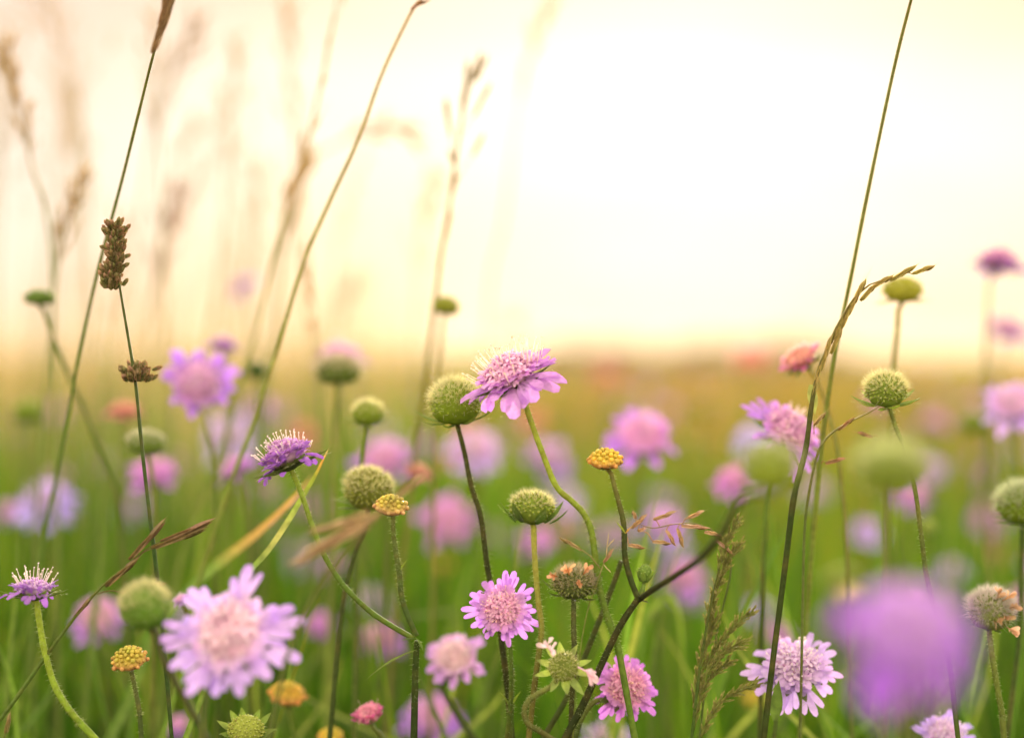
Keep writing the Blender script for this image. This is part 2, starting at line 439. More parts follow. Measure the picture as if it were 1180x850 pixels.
def frame_of(loc, axis, scale, spin):
    q = axis.normalized().to_track_quat('Z', 'Y') @ Quaternion((0, 0, 1), spin)
    return Matrix.Translation(loc) @ q.to_matrix().to_4x4() @ Matrix.Scale(scale, 4)

def axis_w(a): return Vector((a[0], -a[2], a[1])).normalized()    # (right, up, towards the camera)

def put_head(parent, meshes, pos, axis, radius, spin, color=None, names=None):
    """head part with its sub-parts; pos in world, parent is the plant's Empty"""
    first = list(meshes)[0]
    nm = (names or {}).get(first, first)
    h = link(nm, meshes[first], parent, frame_of(pos - parent.location, axis_w(axis), radius, spin), color)
    for k, me in list(meshes.items())[1:]:
        link(k, me, h, None, color if k in ('petal_ring',) else None)
    return h

def stem_part(parent, pts, r0, r1, c0, c1, seed, hairs=0, hl=0.0015, name='stem', mat=None, hc=(0.62, 0.68, 0.34), sides=8):
    """pts in world, from the top downwards"""
    rng = random.Random(seed); m = MB(); b = parent.location
    n = len(pts)
    loc = [p - b for p in pts]
    rad = [(r0 + (r1 - r0) * min(1, i / (n * 0.6))) * (1 + rng.uniform(-0.05, 0.05)) for i in range(n)]
    cols = [vary(lerp(lerp(c0, c1, min(1, i / (n * 0.6))), (0.20, 0.13, 0.04), rng.choice((0, 0, 0, 0, 0.1, 0.22))), 0.10, rng) for i in range(n)]
    m.tube(loc, rad, cols, sides)
    o = link(name, m.data(name, mat or M_STEM), parent)
    if hairs:
        hm = MB(); up_to = max(2, int(n * 0.75))
        for k in range(hairs):
            t = rng.random() ** 1.2 * (up_to - 1); i = int(t); f = t - i
            p = loc[i].lerp(loc[i + 1], f); tg = (loc[i + 1] - loc[i]).normalized()
            u = perp(tg); v = tg.cross(u); a = rng.uniform(0, 6.283)
            dv = u * math.cos(a) + v * math.sin(a)
            hm.hair(p + dv * rad[i] * 0.9, (dv + tg * rng.uniform(-0.1, 0.5)).normalized(), hl * rng.uniform(0.5, 1.3), 0.00006, hc)
        link('hair', hm.data('hair', M_HAIR), o)
    return o

def leaf_part(parent, pos, d, L, W, curl, col, seed, name='leaf', up=None, mat=None):
    rng = random.Random(seed); m = MB()
    m.strip(pos - parent.location, d, up or Z, L, W, curl, [0.35, 0.7, 0.95, 1.0, 0.9, 0.65, 0.35, 0.04], 0.3, col, vary(col, 0.2, rng), rng, 0.03, 0)
    return link(name, m.data(name, mat or M_LEAF), parent)

GREEN_L = (0.28, 0.36, 0.05)     # pale hairy flower stalk
GREEN_M = (0.18, 0.28, 0.035)
GREEN_D = (0.06, 0.10, 0.02)
OLIVE = (0.10, 0.10, 0.03)

# ================================================================== the meadow floor and far ground
def ground_mat():
    m = bpy.data.materials.new('meadow_ground'); m.use_nodes = True
    n, l = m.node_tree.nodes, m.node_tree.links
    pb = n['Principled BSDF']; pb.inputs['Roughness'].default_value = 0.9; pb.inputs['Specular IOR Level'].default_value = 0.1
    geo = n.new('ShaderNodeNewGeometry')
    a = n.new('ShaderNodeTexNoise'); a.inputs['Scale'].default_value = 0.35; a.inputs['Detail'].default_value = 6
    b = n.new('ShaderNodeTexNoise'); b.inputs['Scale'].default_value = 14; b.inputs['Detail'].default_value = 5
    l.new(geo.outputs['Position'], a.inputs['Vector']); l.new(geo.outputs['Position'], b.inputs['Vector'])
    ra = n.new('ShaderNodeValToRGB')
    ra.color_ramp.elements[0].position = 0.36; ra.color_ramp.elements[0].color = (0.07, 0.10, 0.02, 1)
    ra.color_ramp.elements[1].position = 0.62; ra.color_ramp.elements[1].color = (0.24, 0.19, 0.06, 1)
    rb = n.new('ShaderNodeMapRange'); rb.inputs['To Min'].default_value = 0.6; rb.inputs['To Max'].default_value = 1.3
    l.new(a.outputs['Fac'], ra.inputs['Fac']); l.new(b.outputs['Fac'], rb.inputs['Value'])
    s = n.new('ShaderNodeVectorMath'); s.operation = 'SCALE'
    l.new(ra.outputs['Color'], s.inputs[0]); l.new(rb.outputs[0], s.inputs['Scale']); l.new(s.outputs[0], pb.inputs['Base Color'])
    bp = n.new('ShaderNodeBump'); bp.inputs['Distance'].default_value = 0.01
    l.new(b.outputs['Fac'], bp.inputs['Height']); l.new(bp.outputs[0], pb.inputs['Normal'])
    return m

def build_ground():
    ys = [-300, -60, -12, -3, -1, 0, 1, 2, 4, 7, 12, 20, 35, 60, 100, 180, 400, 1000, 3000]
    xs = sorted(set([0] + [s * v for v in (1, 2.5, 5, 10, 20, 40, 80, 200, 600, 2500) for s in (-1, 1)]))
    rng = random.Random(5); v = []; f = []
    for y in ys:
        for x in xs:
            r = math.hypot(x, y)
            v.append((x, y, rng.uniform(-0.02, 0.0) * min(1, r / 6)))
    w = len(xs)
    for j in range(len(ys) - 1):
        for i in range(w - 1):
            f.append((j * w + i, j * w + i + 1, (j + 1) * w + i + 1, (j + 1) * w + i))
    me = bpy.data.meshes.new('ground'); me.from_pydata(v, [], f); me.materials.append(ground_mat())
    me.polygons.foreach_set('use_smooth', [True] * len(me.polygons))
    o = link('ground', me); o['kind'] = 'structure'
build_ground()

GREENS = np.array([(0.030, 0.100, 0.006), (0.055, 0.150, 0.008), (0.010, 0.042, 0.004), (0.11, 0.21, 0.012)])
GOLDS = np.array([(0.31, 0.25, 0.035), (0.22, 0.20, 0.025), (0.33, 0.22, 0.05), (0.14, 0.15, 0.02)])

PALES = np.array([(0.58, 0.49, 0.36), (0.46, 0.40, 0.26), (0.64, 0.55, 0.44), (0.54, 0.44, 0.36)])

def blade_mesh(name, seed, N, d0, d1, h0, h1, w0, gold, lean=0.35, wide=(0.36, 0.35), xr=None, wpow=0.0, gcol=None, mat=None, low=0.42):
    """a mass of grass blades, each a bent tapering strip"""
    g = np.random.default_rng(seed)
    d = np.sqrt(g.random(N) * (d1 * d1 - d0 * d0) + d0 * d0)
    x = (g.random(N) * 2 - 1) * (d * wide[0] + wide[1])
    if xr: x = xr[0] * d + g.random(N) * (xr[1] - xr[0]) * d
    h = h0 + (h1 - h0) * g.random(N) ** 1.3
    w = w0 * (0.6 + 0.9 * g.random(N)) * np.maximum(1, d) ** wpow
    th = g.random(N) * 2 * np.pi; fa = g.random(N) * np.pi
    ln = np.abs(g.normal(0, lean, N)) * h
    patch = 0.5 + 0.5 * np.sin(x * 1.7 + np.sin(d * 1.3) * 2) * np.sin(d * 0.9 + x)
    isg = g.random(N) < np.clip(gold(d) * (0.6 + 0.8 * patch), 0, 1)
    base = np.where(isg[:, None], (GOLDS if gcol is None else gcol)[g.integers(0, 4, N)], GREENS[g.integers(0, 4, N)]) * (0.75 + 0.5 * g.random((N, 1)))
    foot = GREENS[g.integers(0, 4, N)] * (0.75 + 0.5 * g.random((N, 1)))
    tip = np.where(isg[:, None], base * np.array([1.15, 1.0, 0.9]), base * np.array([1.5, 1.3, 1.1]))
    lev = np.array([0, 0.35, 0.7, 1.0]); wl_ = np.array([1.0, 0.9, 0.6, 0.06])
    V = np.zeros((N, 4, 2, 3)); C = np.ones((N, 4, 2, 4))
    for i in range(4):
        t = lev[i]
        cx = x + np.cos(th) * ln * t ** 2; cy = d + np.sin(th) * ln * t ** 2; cz = h * (t - 0.12 * t * t * (ln / h))
        for k, s in enumerate((-1, 1)):
            V[:, i, k, 0] = cx + s * np.cos(fa) * w * wl_[i] * 0.5
            V[:, i, k, 1] = cy + s * np.sin(fa) * w * wl_[i] * 0.5
            V[:, i, k, 2] = cz
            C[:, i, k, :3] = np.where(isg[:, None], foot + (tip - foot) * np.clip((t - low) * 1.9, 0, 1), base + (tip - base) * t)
    idx = np.arange(N)[:, None, None] * 8 + np.array([[2 * i, 2 * i + 1, 2 * i + 3, 2 * i + 2] for i in range(3)])[None]
    me = bpy.data.meshes.new(name)
    me.vertices.add(N * 8); me.vertices.foreach_set('co', V.reshape(-1).astype(np.float32))
    me.loops.add(N * 12); me.loops.foreach_set('vertex_index', idx.reshape(-1).astype(np.int32))
    me.polygons.add(N * 3); me.polygons.foreach_set('loop_start', np.arange(0, N * 12, 4, dtype=np.int32))
    me.update(calc_edges=True)
    a = me.color_attributes.new('tint', 'FLOAT_COLOR', 'POINT'); a.data.foreach_set('color', C.reshape(-1).astype(np.float32))
    me.materials.append(mat or M_GRASS)
    me.polygons.foreach_set('use_smooth', [True] * len(me.polygons))
    return me

def stuff(name, me, label, cat):
    o = link(name, me); o['kind'] = 'stuff'; o['label'] = label; o['category'] = cat
    return o

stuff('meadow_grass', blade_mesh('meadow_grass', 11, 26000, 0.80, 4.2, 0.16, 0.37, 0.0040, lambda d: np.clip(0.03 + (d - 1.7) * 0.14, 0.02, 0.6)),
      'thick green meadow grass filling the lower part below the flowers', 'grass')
stuff('meadow_grass', blade_mesh('meadow_grass', 18, 2000, 0.84, 1.8, 0.27, 0.46, 0.0026, lambda d: d * 0 + 0.05, lean=0.3),
      'scattered longer green blades among the flower stems low in the meadow', 'grass')
stuff('meadow_grass', blade_mesh('meadow_grass', 19, 2600, 1.0, 2.6, 0.34, 0.53, 0.0022, lambda d: d * 0 + 0.04, lean=0.2, xr=(-0.38, -0.01)),
      'taller upright green blades under the hazy straw grasses', 'grass')
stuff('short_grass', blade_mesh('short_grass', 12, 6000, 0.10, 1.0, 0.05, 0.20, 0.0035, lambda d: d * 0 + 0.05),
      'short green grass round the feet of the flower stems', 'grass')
stuff('dry_grass', blade_mesh('dry_grass', 13, 30000, 4.0, 40.0, 0.22, 0.47, 0.0036, lambda d: np.clip(0.5 + d * 0.03, 0, 0.9), wpow=0.8, mat=M_DRY, low=-0.1),
      'golden green dry grass spreading to the horizon', 'grass')
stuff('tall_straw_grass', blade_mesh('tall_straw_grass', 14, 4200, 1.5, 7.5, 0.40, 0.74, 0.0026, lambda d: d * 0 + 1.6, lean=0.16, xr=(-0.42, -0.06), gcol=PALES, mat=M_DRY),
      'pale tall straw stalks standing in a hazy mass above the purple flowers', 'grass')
stuff('far_straw_grass', blade_mesh('far_straw_grass', 15, 1100, 2.2, 12, 0.34, 0.62, 0.0035, lambda d: d * 0 + 0.95, lean=0.2, wpow=0.4, xr=(-0.42, 0.0), mat=M_DRY),
      'sparse golden straw rising over the far meadow beneath the hazy grass heads', 'grass')
stuff('far_straw_grass', blade_mesh('far_straw_grass', 16, 800, 1.8, 10, 0.34, 0.60, 0.0035, lambda d: d * 0 + 0.85, lean=0.2, wpow=0.4, xr=(0.13, 0.45), mat=M_DRY, low=0.2),
      'sparse golden straw rising over the far meadow behind the drooping ear', 'grass')
stuff('far_straw_grass', blade_mesh('far_straw_grass', 17, 500, 1.6, 8, 0.30, 0.50, 0.004, lambda d: d * 0 + 0.8, lean=0.25, wpow=0.4, xr=(-0.1, 0.2), mat=M_DRY, low=0.2),
      'short golden straw in the middle of the far meadow', 'grass')

def scrub():
    rng = random.Random(3); m = MB()
    for i in range(5200):
        x = rng.uniform(0.1, 4.2); hh = (0.585 + 0.035 * math.sin(x * 2.2 + 1.2) + 0.03 * math.sin(x * 6.3) + 0.02 * math.sin(x * 14)) * min(1, (x + 0.5) * 0.95, (4.9 - x) * 0.85)
        p = Vector((x, 20 + rng.uniform(-0.9, 0.9), max(0.02, rng.random() ** 0.7 * hh)))
        dv = Vector((rng.uniform(-1, 1), rng.uniform(-1, 1), rng.uniform(-0.2, 1))).normalized()
        c = vary((0.085, 0.06, 0.016), 0.35, rng)
        m.strip(p, dv, perp(dv), rng.uniform(0.04, 0.08), rng.uniform(0.03, 0.055), 0.5, PROF_LEAF, 0.3, c, c, rng, 0.1)
    stuff('scrub', m.data('scrub', M_LEAF), 'low dark brown scrub far off along the horizon', 'scrub')
scrub()

# ================================================================== low scattering box added to imitate warm lens glare over the meadow
def glare_haze():
    m = bpy.data.materials.new('glare_haze'); m.use_nodes = True
    n, l = m.node_tree.nodes, m.node_tree.links; n.clear()
    out = n.new('ShaderNodeOutputMaterial'); pv = n.new('ShaderNodeVolumePrincipled')
    pv.inputs['Color'].default_value = (1.0, 0.88, 0.74, 1)
    pv.inputs['Density'].default_value = 0.003
    pv.inputs['Anisotropy'].default_value = 0.5
    l.new(pv.outputs['Volume'], out.inputs['Volume'])
    x, y0, y1, z0, z1 = 60, -6, 100, -1.0, 1.2
    v = [(-x, y0, z0), (x, y0, z0), (x, y1, z0), (-x, y1, z0), (-x, y0, z1), (x, y0, z1), (x, y1, z1), (-x, y1, z1)]
    f = [(0, 3, 2, 1), (4, 5, 6, 7), (0, 1, 5, 4), (1, 2, 6, 5), (2, 3, 7, 6), (3, 0, 4, 7)]
    me = bpy.data.meshes.new('glare_haze'); me.from_pydata(v, [], f); me.materials.append(m)
    stuff('glare_haze', me, 'added veil imitating warm lens glare over the meadow towards the horizon', 'glare_haze')
glare_haze()

# ================================================================== grasses
def spikelet(m, base, d, L, W, n, c0, c1, awn, rng, face=None, tight=False):
    """two rows of overlapping pointed scales"""
    d = d.normalized(); side = face or perp(d)
    side = (side - d * side.dot(d)).normalized()
    run, ln, div = (0.42, 0.58, 0.05) if tight else (0.62, 0.44, 0.16)
    for k in range(n):
        s = 1 if k % 2 else -1
        f = k / max(1, n - 1)
        p = base + d * (L * run * f) + side * (s * W * (0.28 if tight else 0.12) * (1 - 0.5 * f))
        dv = (d + side * s * div * (1 - 1.6 * f if tight else 1) + Vector((rng.uniform(-1, 1), rng.uniform(-1, 1), rng.uniform(-1, 1))) * 0.02).normalized()
        c = vary(lerp(c0, c1, rng.random()), 0.15, rng)
        e = m.strip(p, dv, side * s, L * ln, W * (0.95 if tight else 0.62), 0.06 if tight else -0.12, [0.35, 0.8, 1.0, 0.9, 0.6, 0.05] if tight else PROF_SCALE, 1.1 if tight else 0.9, lerp(c, c0, 0.4), lerp(c, (0.5, 0.42, 0.2), 0.25), rng, 0.01, 0)
        if awn: m.hair(e - dv * L * 0.04, dv, awn * rng.uniform(0.6, 1.1), W * 0.02, lerp(c, (0.6, 0.5, 0.25), 0.5))
    m.lathe(base, d, [(W * 0.1, 0), (W * 0.24, L * 0.15), (W * 0.26, L * 0.5), (W * 0.05, L * 0.9)], c0, 6)

def grass(name, label, px, d, r0, r1, c0, c1, seed, group=None, cat='grass stalk', k=6, ground=True):
    pts = path(px, d, ground, k)
    t = thing(name, label, cat, pts[-1], group)
    stem_part(t, pts, r0, r1, c0, c1, seed, name='culm', mat=M_STEM, sides=6)
    return t, pts

def add_spikelet(t, px0, px1, d, W, n, c0, c1, awn, seed, stalk=None, d1=None):
    """one spikelet drawn from its foot to its tip; stalk is the pixel where its hair-thin stalk leaves the culm"""
    rng = random.Random(seed); m = MB()
    a, b = P(*px0, d), P(*px1, d1 or d)
    o = t.location
    if stalk is not None:
        s = P(*stalk, d)
        mid = (s + a) / 2 + Vector((0, 0, 0.001))
        m.tube(smooth([s - o, mid - o, a - o], 3), [0.00022] * 7, [c0] * 7, 5)
    spikelet(m, a - o, b - a, (b - a).length, W, n, c0, c1, awn, rng, Vector((1, 0, 0.3)), True)
    return link('spikelet', m.data('spikelet', M_STRAW), t)

def panicle_part(t, axis_pts, n_br, br_len, sp_L, sp_W, per, c0, c1, seed, spread=0.7, awn=0.0, droop=0.3, taper=True, name='panicle', nl=4):
    """a branching head of small spikelets along world points from its tip down"""
    rng = random.Random(seed); m = MB(); o = t.location
    n = len(axis_pts)
    m.tube([p - o for p in axis_pts], [0.0003 + 0.0004 * i / n for i in range(n)], [c0] * n, 5)
    for k in range(n_br):
        f = (k + rng.uniform(0.1, 0.9)) / n_br; i = min(n - 2, int(f * (n - 1)))
        p = axis_pts[i].lerp(axis_pts[i + 1], f * (n - 1) - i)
        tg = (axis_pts[i] - axis_pts[i + 1]).normalized()
        u = perp(tg); v = tg.cross(u); a = k * 2.4 + rng.uniform(-0.5, 0.5)
        dv = (tg + (u * math.cos(a) + v * math.sin(a)) * spread * rng.uniform(0.6, 1.2)).normalized()
        L = br_len * ((0.25 + 0.75 * f) if taper else 1) * rng.uniform(0.6, 1.15)
        q = [p, p + dv * L * 0.5, p + (dv * 0.95 + Vector((0, 0, -droop)) * 0.3) * L]
        m.tube([x - o for x in q], [0.00025, 0.0002, 0.00015], [c0] * 3, 4)
        for j in range(per):
            g = rng.uniform(0.25, 1.0)
            b = p.lerp(q[2], g)
            sd = (dv + Vector((rng.uniform(-1, 1), rng.uniform(-1, 1), rng.uniform(-1, 1))) * 0.35).normalized()
            spikelet(m, b - o, sd, sp_L * rng.uniform(0.75, 1.15), sp_W, nl, c0, c1, awn, rng)
    return link(name, m.data(name, M_STRAW), t)

STRAW = (0.50, 0.37, 0.17); STRAW2 = (0.50, 0.38, 0.24); BROWN = (0.20, 0.10, 0.06); BROWN2 = (0.36, 0.22, 0.13); MAUVE = (0.34, 0.16, 0.14)

# --- the long stalk with a folded brown tip that leans across the top of the photograph
t, pts = grass('grass_stalk', 'long green stalk leaning to a folded dark brown tip over the hazy pale sky', [(204, -8), (193, 20), (180, 52), (160, 130), (140, 210), (118, 292), (95, 390), (80, 470), (65, 550), (50, 620), (32, 760), (20, 850)], (0.66, 0.84), 0.0005, 0.0010, (0.20, 0.17, 0.05), (0.14, 0.24, 0.04), 21)
for q, (a, b, w) in enumerate([((176, 62), (197, 4), 0.0034), ((181, 46), (203, -14), 0.0040), ((185, 30), (210, -38), 0.0044), ((190, 10), (200, -44), 0.0044), ((194, -5), (222, -70), 0.0044)]):
    add_spikelet(t, a, b, 0.66, w, 6, (0.22, 0.14, 0.07), (0.32, 0.19, 0.11), 0.002, 2200 + q)

# --- straw stalk running from the top centre down through the left half
t, pts = grass('grass_stalk', 'long straw yellow stalk with a small red brown fork at the top edge', [(482, 2), (470, 22), (440, 86), (413, 160), (380, 232), (350, 302), (320, 400), (290, 492), (265, 560), (232, 660), (214, 720), (190, 850)], (0.745, 0.80), 0.0006, 0.0012, (0.48, 0.34, 0.12), (0.22, 0.30, 0.06), 23)
add_spikelet(t, (474, 12), (490, -3), 0.745, 0.0022, 4, BROWN2, (0.4, 0.16, 0.08), 0.002, 24)
add_spikelet(t, (476, 8), (497, 0), 0.745, 0.0018, 4, BROWN2, (0.4, 0.16, 0.08), 0.002, 25)

# --- blurred companion beside it
t, pts = grass('grass_stalk', 'soft out of focus green gold stalk just beside the straw yellow one', [(385, 20), (372, 90), (350, 180), (330, 242), (310, 320), (295, 382), (270, 470), (240, 560), (205, 660), (180, 850)], 0.88, 0.0007, 0.0013, (0.48, 0.36, 0.14), (0.2, 0.28, 0.06), 26)
panicle_part(t, smooth([P(395, -40, 0.86), P(385, 20, 0.86), P(365, 120, 0.86), P(340, 210, 0.86), P(330, 242, 0.86)], 4), 9, 0.03, 0.010, 0.002, 1, STRAW, STRAW2, 27, spread=0.2, taper=False)

# --- cocksfoot with two tight brown clusters
t, pts = grass('cocksfoot_grass', 'dark thin stalk carrying two dense brown seed clusters one above the other', [(132, 262), (134, 300), (138, 330), (148, 390), (156, 440), (163, 510), (172, 590), (181, 665), (192, 780), (198, 850)], 0.70, 0.0004, 0.0009, (0.10, 0.11, 0.03), (0.05, 0.10, 0.025), 28)
for q, (cx, cy, rx, ry, nn) in enumerate([(133, 288, 8, 32, 100), (129, 324, 10, 12, 50), (157, 433, 15, 9, 56)]):
    rng = random.Random(290 + q); m = MB()
    cc = P(cx, cy, 0.70); sx = rx * 0.70 / FPX; sy = ry * 0.70 / FPX
    for k in range(int(nn * 1.7)):
        p = Vector((rng.gauss(0, 0.40) * sx, rng.gauss(0, 0.40) * sx, rng.uniform(-1, 1) * sy * 0.85))
        dv = Vector((p.x / sx * 0.8, p.y / sx * 0.8, rng.uniform(0.2, 1.3))).normalized()
        spikelet(m, cc + p - t.location, dv, rng.uniform(0.0036, 0.0050), 0.0019, 4, (0.15, 0.17, 0.05), (0.38, 0.17, 0.14), 0.0002, rng, None, True)
    link('seed_cluster', m.data('seed_cluster', M_STRAW), t)
m = MB(); rng = random.Random(4)
m.tube([P(157, 436, 0.70) - t.location, P(153, 420, 0.70) - t.location, P(150, 414, 0.70) - t.location], [0.0004, 0.0003, 0.0002], [(0.3, 0.35, 0.12)] * 3, 5)
link('branch', m.data('branch', M_STEM), t)

# --- blurred ear in the middle of the sky
t, pts = grass('brome_grass', 'soft olive grass ear standing alone in the bright sky above the flowers', [(546, 78), (538, 110), (530, 150), (524, 195), (516, 250), (509, 290), (505, 320), (498, 380), (490, 440), (478, 520), (470, 600)], 0.86, 0.0006, 0.0013, (0.24, 0.21, 0.05), (0.20, 0.19, 0.05), 30)
for q, (a, b, s) in enumerate([((545, 95), (554, 58), None), ((549, 92), (562, 62), (543, 100)), ((537, 115), (538, 66), (534, 125)), ((533, 140), (534, 100), None), ((546, 135), (567, 92), (530, 160)), ((520, 158), (512, 110), (524, 190)), ((524, 190), (517, 172), (523, 196)), ((545, 180), (558, 152), (523, 215)), ((521, 225), (527, 198), None), ((514, 275), (519, 240), None)]):
    add_spikelet(t, a, b, 0.86, 0.0028, 5, (0.27, 0.22, 0.07), (0.34, 0.25, 0.10), 0.003, 310 + q, s)

# --- thick dark stem crossing the whole height on the right, leaning
t, pts = grass('grass_stalk', 'tall thick olive stalk rising out of the top edge behind the drooping ear', [(1058, -30), (1050, 0), (1030, 80), (1000, 222), (980, 322), (960, 420), (945, 530), (935, 640), (930, 712), (922, 850)], (0.70, 0.76), 0.0006, 0.0012, (0.17, 0.16, 0.035), (0.19, 0.25, 0.045), 32)
panicle_part(t, smooth([P(1090, -160, 0.70), P(1075, -95, 0.70), P(1058, -30, 0.70)], 3), 14, 0.02, 0.007, 0.0018, 2, BROWN, STRAW2, 33, spread=0.4)

# --- drooping ear and its dark stem
t, pts = grass('ryegrass', 'arching olive grass ear of overlapping grains on a dark stem, tip bowed over', [(1002, 328), (985, 343), (968, 370), (955, 398), (944, 425), (937, 455), (934, 475), (928, 520), (915, 572), (905, 650), (892, 750), (880, 850)], 0.695, 0.0004, 0.0013, (0.24, 0.20, 0.06), (0.04, 0.065, 0.012), 34)
sp = [((1052, 316), (1078, 305), (1040, 318)), ((1026, 324), (1057, 304), None), ((1003, 333), (1030, 316), None), ((992, 347), (1010, 326), None), ((985, 346), (998, 320), None), ((976, 366), (989, 336), None), ((969, 380), (981, 350), None), ((962, 392), (972, 362), None), ((958, 408), (970, 376), None), ((950, 414), (960, 382), None), ((946, 428), (954, 398), None), ((940, 440), (948, 412), None), ((937, 458), (943, 428), None)]
for q, (a, b, s) in enumerate(sp):
    add_spikelet(t, a, b, 0.695, 0.0028, 5, (0.36, 0.32, 0.08), (0.48, 0.35, 0.14), 0.009 if q in (4, 5, 9) else 0.005, 350 + q, s)
m = MB(); m.tube(smooth([P(1040, 318, 0.695) - t.location, P(1020, 322, 0.695) - t.location, P(1002, 328, 0.695) - t.location], 3), [0.0003] * 7, [(0.24, 0.20, 0.06)] * 7, 5)
link('rachis', m.data('rachis', M_STEM), t)
leaf_part(t, P(934, 443, 0.694), Vector((0.18, 0, -1)), 0.0125, 0.0042, 0.2, (0.30, 0.34, 0.12), 36, up=Vector((0, -1, 0)), name='leaf_sheath')

# --- loose grain sprigs beside the round green seed head on the right
t, pts = grass('grass_sprig', 'thin curved grass sprig with red tipped grains under the round bristly seed head', [(1022, 462), (1003, 474), (985, 483), (965, 494), (950, 508), (940, 530), (928, 600), (925, 700), (922, 850)], 0.705, 0.0002, 0.0006, (0.30, 0.24, 0.09), (0.12, 0.16, 0.04), 37)
for q, (a, b, s) in enumerate([((966, 496), (985, 480), None), ((1006, 503), (987, 498), (1012, 504)), ((951, 533), (975, 528), (946, 534)), ((938, 490), (952, 474), (938, 500))]):
    add_spikelet(t, a, b, 0.705, 0.0024, 5, (0.30, 0.20, 0.08), [(0.46, 0.20, 0.14), (0.45, 0.10, 0.09), (0.40, 0.12, 0.10), (0.45, 0.38, 0.2)][q], 0.006, 380 + q, s)

# --- dark green panicle low on the right
t, pts = grass('panicle_grass', 'dark green feathery panicle leaning up from the bottom edge', [(833, 640), (826, 665), (818, 700), (812, 735), (806, 775), (801, 815), (797, 850)], 0.70, 0.0003, 0.0007, (0.10, 0.11, 0.03), (0.07, 0.13, 0.02), 40)
for q, (line, nb, bl, per) in enumerate([([(846, 606), (838, 622), (832, 640), (828, 656)], 20, 0.004, 3), ([(846, 634), (836, 652), (826, 676), (819, 705), (814, 728)], 44, 0.005, 3),
                                 ([(862, 708), (848, 720), (834, 735), (822, 752), (812, 770)], 30, 0.004, 2), ([(847, 744), (834, 752), (822, 764), (812, 778)], 26, 0.005, 3), ([(836, 765), (824, 774), (814, 786), (807, 800)], 22, 0.004, 2),
                                 ([(822, 716), (816, 735), (809, 755), (804, 785), (799, 815)], 36, 0.006, 3), ([(866, 790), (850, 796), (834, 806), (820, 822), (808, 848)], 34, 0.003, 2), ([(808, 800), (804, 815), (799, 840)], 12, 0.004, 2)]):
    panicle_part(t, smooth([P(x, y, 0.70 + 0.004 * (q % 3)) for x, y in line], 4), nb, bl, 0.0040, 0.0011, per, (0.20, 0.24, 0.05), (0.24, 0.19, 0.08), 400 + q, spread=0.35, awn=0.0015, taper=False, name='panicle_branch')

# --- brown-tipped brome leaning in at lower left
t, pts = grass('brome_grass', 'slanting green stalk with several slender brown spikelets beside the small violet flower', [(152, 648), (130, 664), (110, 683), (90, 706), (70, 732), (48, 762), (20, 802), (-10, 842)], 0.69, 0.0004, 0.0009, (0.13, 0.16, 0.04), (0.10, 0.17, 0.03), 42)
for q, (a, b, s, w) in enumerate([((149, 645), (193, 597), None, 0.0028), ((122, 676), (162, 640), None, 0.0030), ((185, 624), (249, 598), (152, 647), 0.0026), ((175, 632), (242, 607), (152, 648), 0.0028), ((140, 682), (192, 670), (112, 684), 0.0022), ((86, 711), (107, 686), None, 0.0022)]):
    add_spikelet(t, a, b, 0.69, w, 8, (0.16, 0.12, 0.05), [(0.28, 0.15, 0.10), (0.24, 0.17, 0.07)][q % 2], 0.004, 430 + q, s)
t, pts = grass('brome_grass', 'single small green spikelet at the left edge near the bottom', [(10, 838), (4, 852), (0, 880)], 0.68, 0.0003, 0.0007, (0.1, 0.16, 0.03), (0.1, 0.16, 0.03), 46)
add_spikelet(t, (7, 845), (12, 820), 0.68, 0.0024, 6, (0.18, 0.17, 0.05), (0.3, 0.22, 0.09), 0.002, 47)

# --- broad blades crossing behind the big lilac flower
def blade(label, px, d, W, cols, seed, name='grass_leaf', up=Vector((0, -0.8, 0.6))):
    pts = path(px, d, True, 5); t = thing(name, label, 'grass blade', pts[-1])
    m = MB(); n = len(pts); o = t.location
    for i, p in enumerate(pts):
        tg = (pts[min(i + 1, n - 1)] - pts[max(i - 1, 0)]).normalized(); s = tg.cross(up).normalized()
        f = i / (n - 1); w = W * min(1, 0.06 + 2.6 * f) * 0.5
        j = min(len(cols) - 1.001, f * 1.8 * (len(cols) - 1)); c = lerp(cols[int(j)], cols[int(j) + 1], j - int(j))
        nn = s.cross(tg)
        m.v += [p - o - s * w, p - o - nn * w * 0.4, p - o + s * w]; m.c += [c, lerp(c, (0.3, 0.36, 0.1), 0.2), c]
        if i:
            a = 3 * (i - 1); m.f += [(a, a + 1, a + 4, a + 3), (a + 1, a + 2, a + 5, a + 4)]
    link('blade', m.data('blade', M_LEAF), t)
    return t
blade('broad grass blade with an orange withered end crossing behind the large lilac flower', [(360, 548), (340, 572), (310, 602), (280, 627), (250, 650), (222, 675), (195, 705), (170, 745), (150, 800)], 0.80, 0.0055, [(0.5, 0.32, 0.14), (0.52, 0.27, 0.12), (0.36, 0.22, 0.08), (0.10, 0.19, 0.03), (0.07, 0.15, 0.02)], 50)
blade('narrow bright green blade ending in a thin straw tip under the violet flower', [(379, 516), (372, 530), (364, 546), (350, 570), (330, 603), (308, 635), (285, 662), (268, 700), (250, 760)], 0.705, 0.0026, [(0.5, 0.42, 0.2), (0.5, 0.24, 0.07), (0.24, 0.30, 0.06), (0.16, 0.24, 0.05), (0.3, 0.3, 0.12), (0.1, 0.18, 0.03)], 51)
blade('soft bent blade making an arch beyond the forked dark stem', [(790, 850), (788, 790), (785, 725), (778, 695), (768, 688), (756, 697), (742, 718), (728, 752), (712, 800)], 0.86, 0.0034, [(0.12, 0.2, 0.03)] * 3, 52)
blade('dark slim blade standing in the grass behind the pale pink round flower', [(575, 850), (560, 800), (545, 770), (530, 740), (505, 705)], 0.95, 0.003, [(0.07, 0.12, 0.02)] * 3, 53)
rb = random.Random(88)
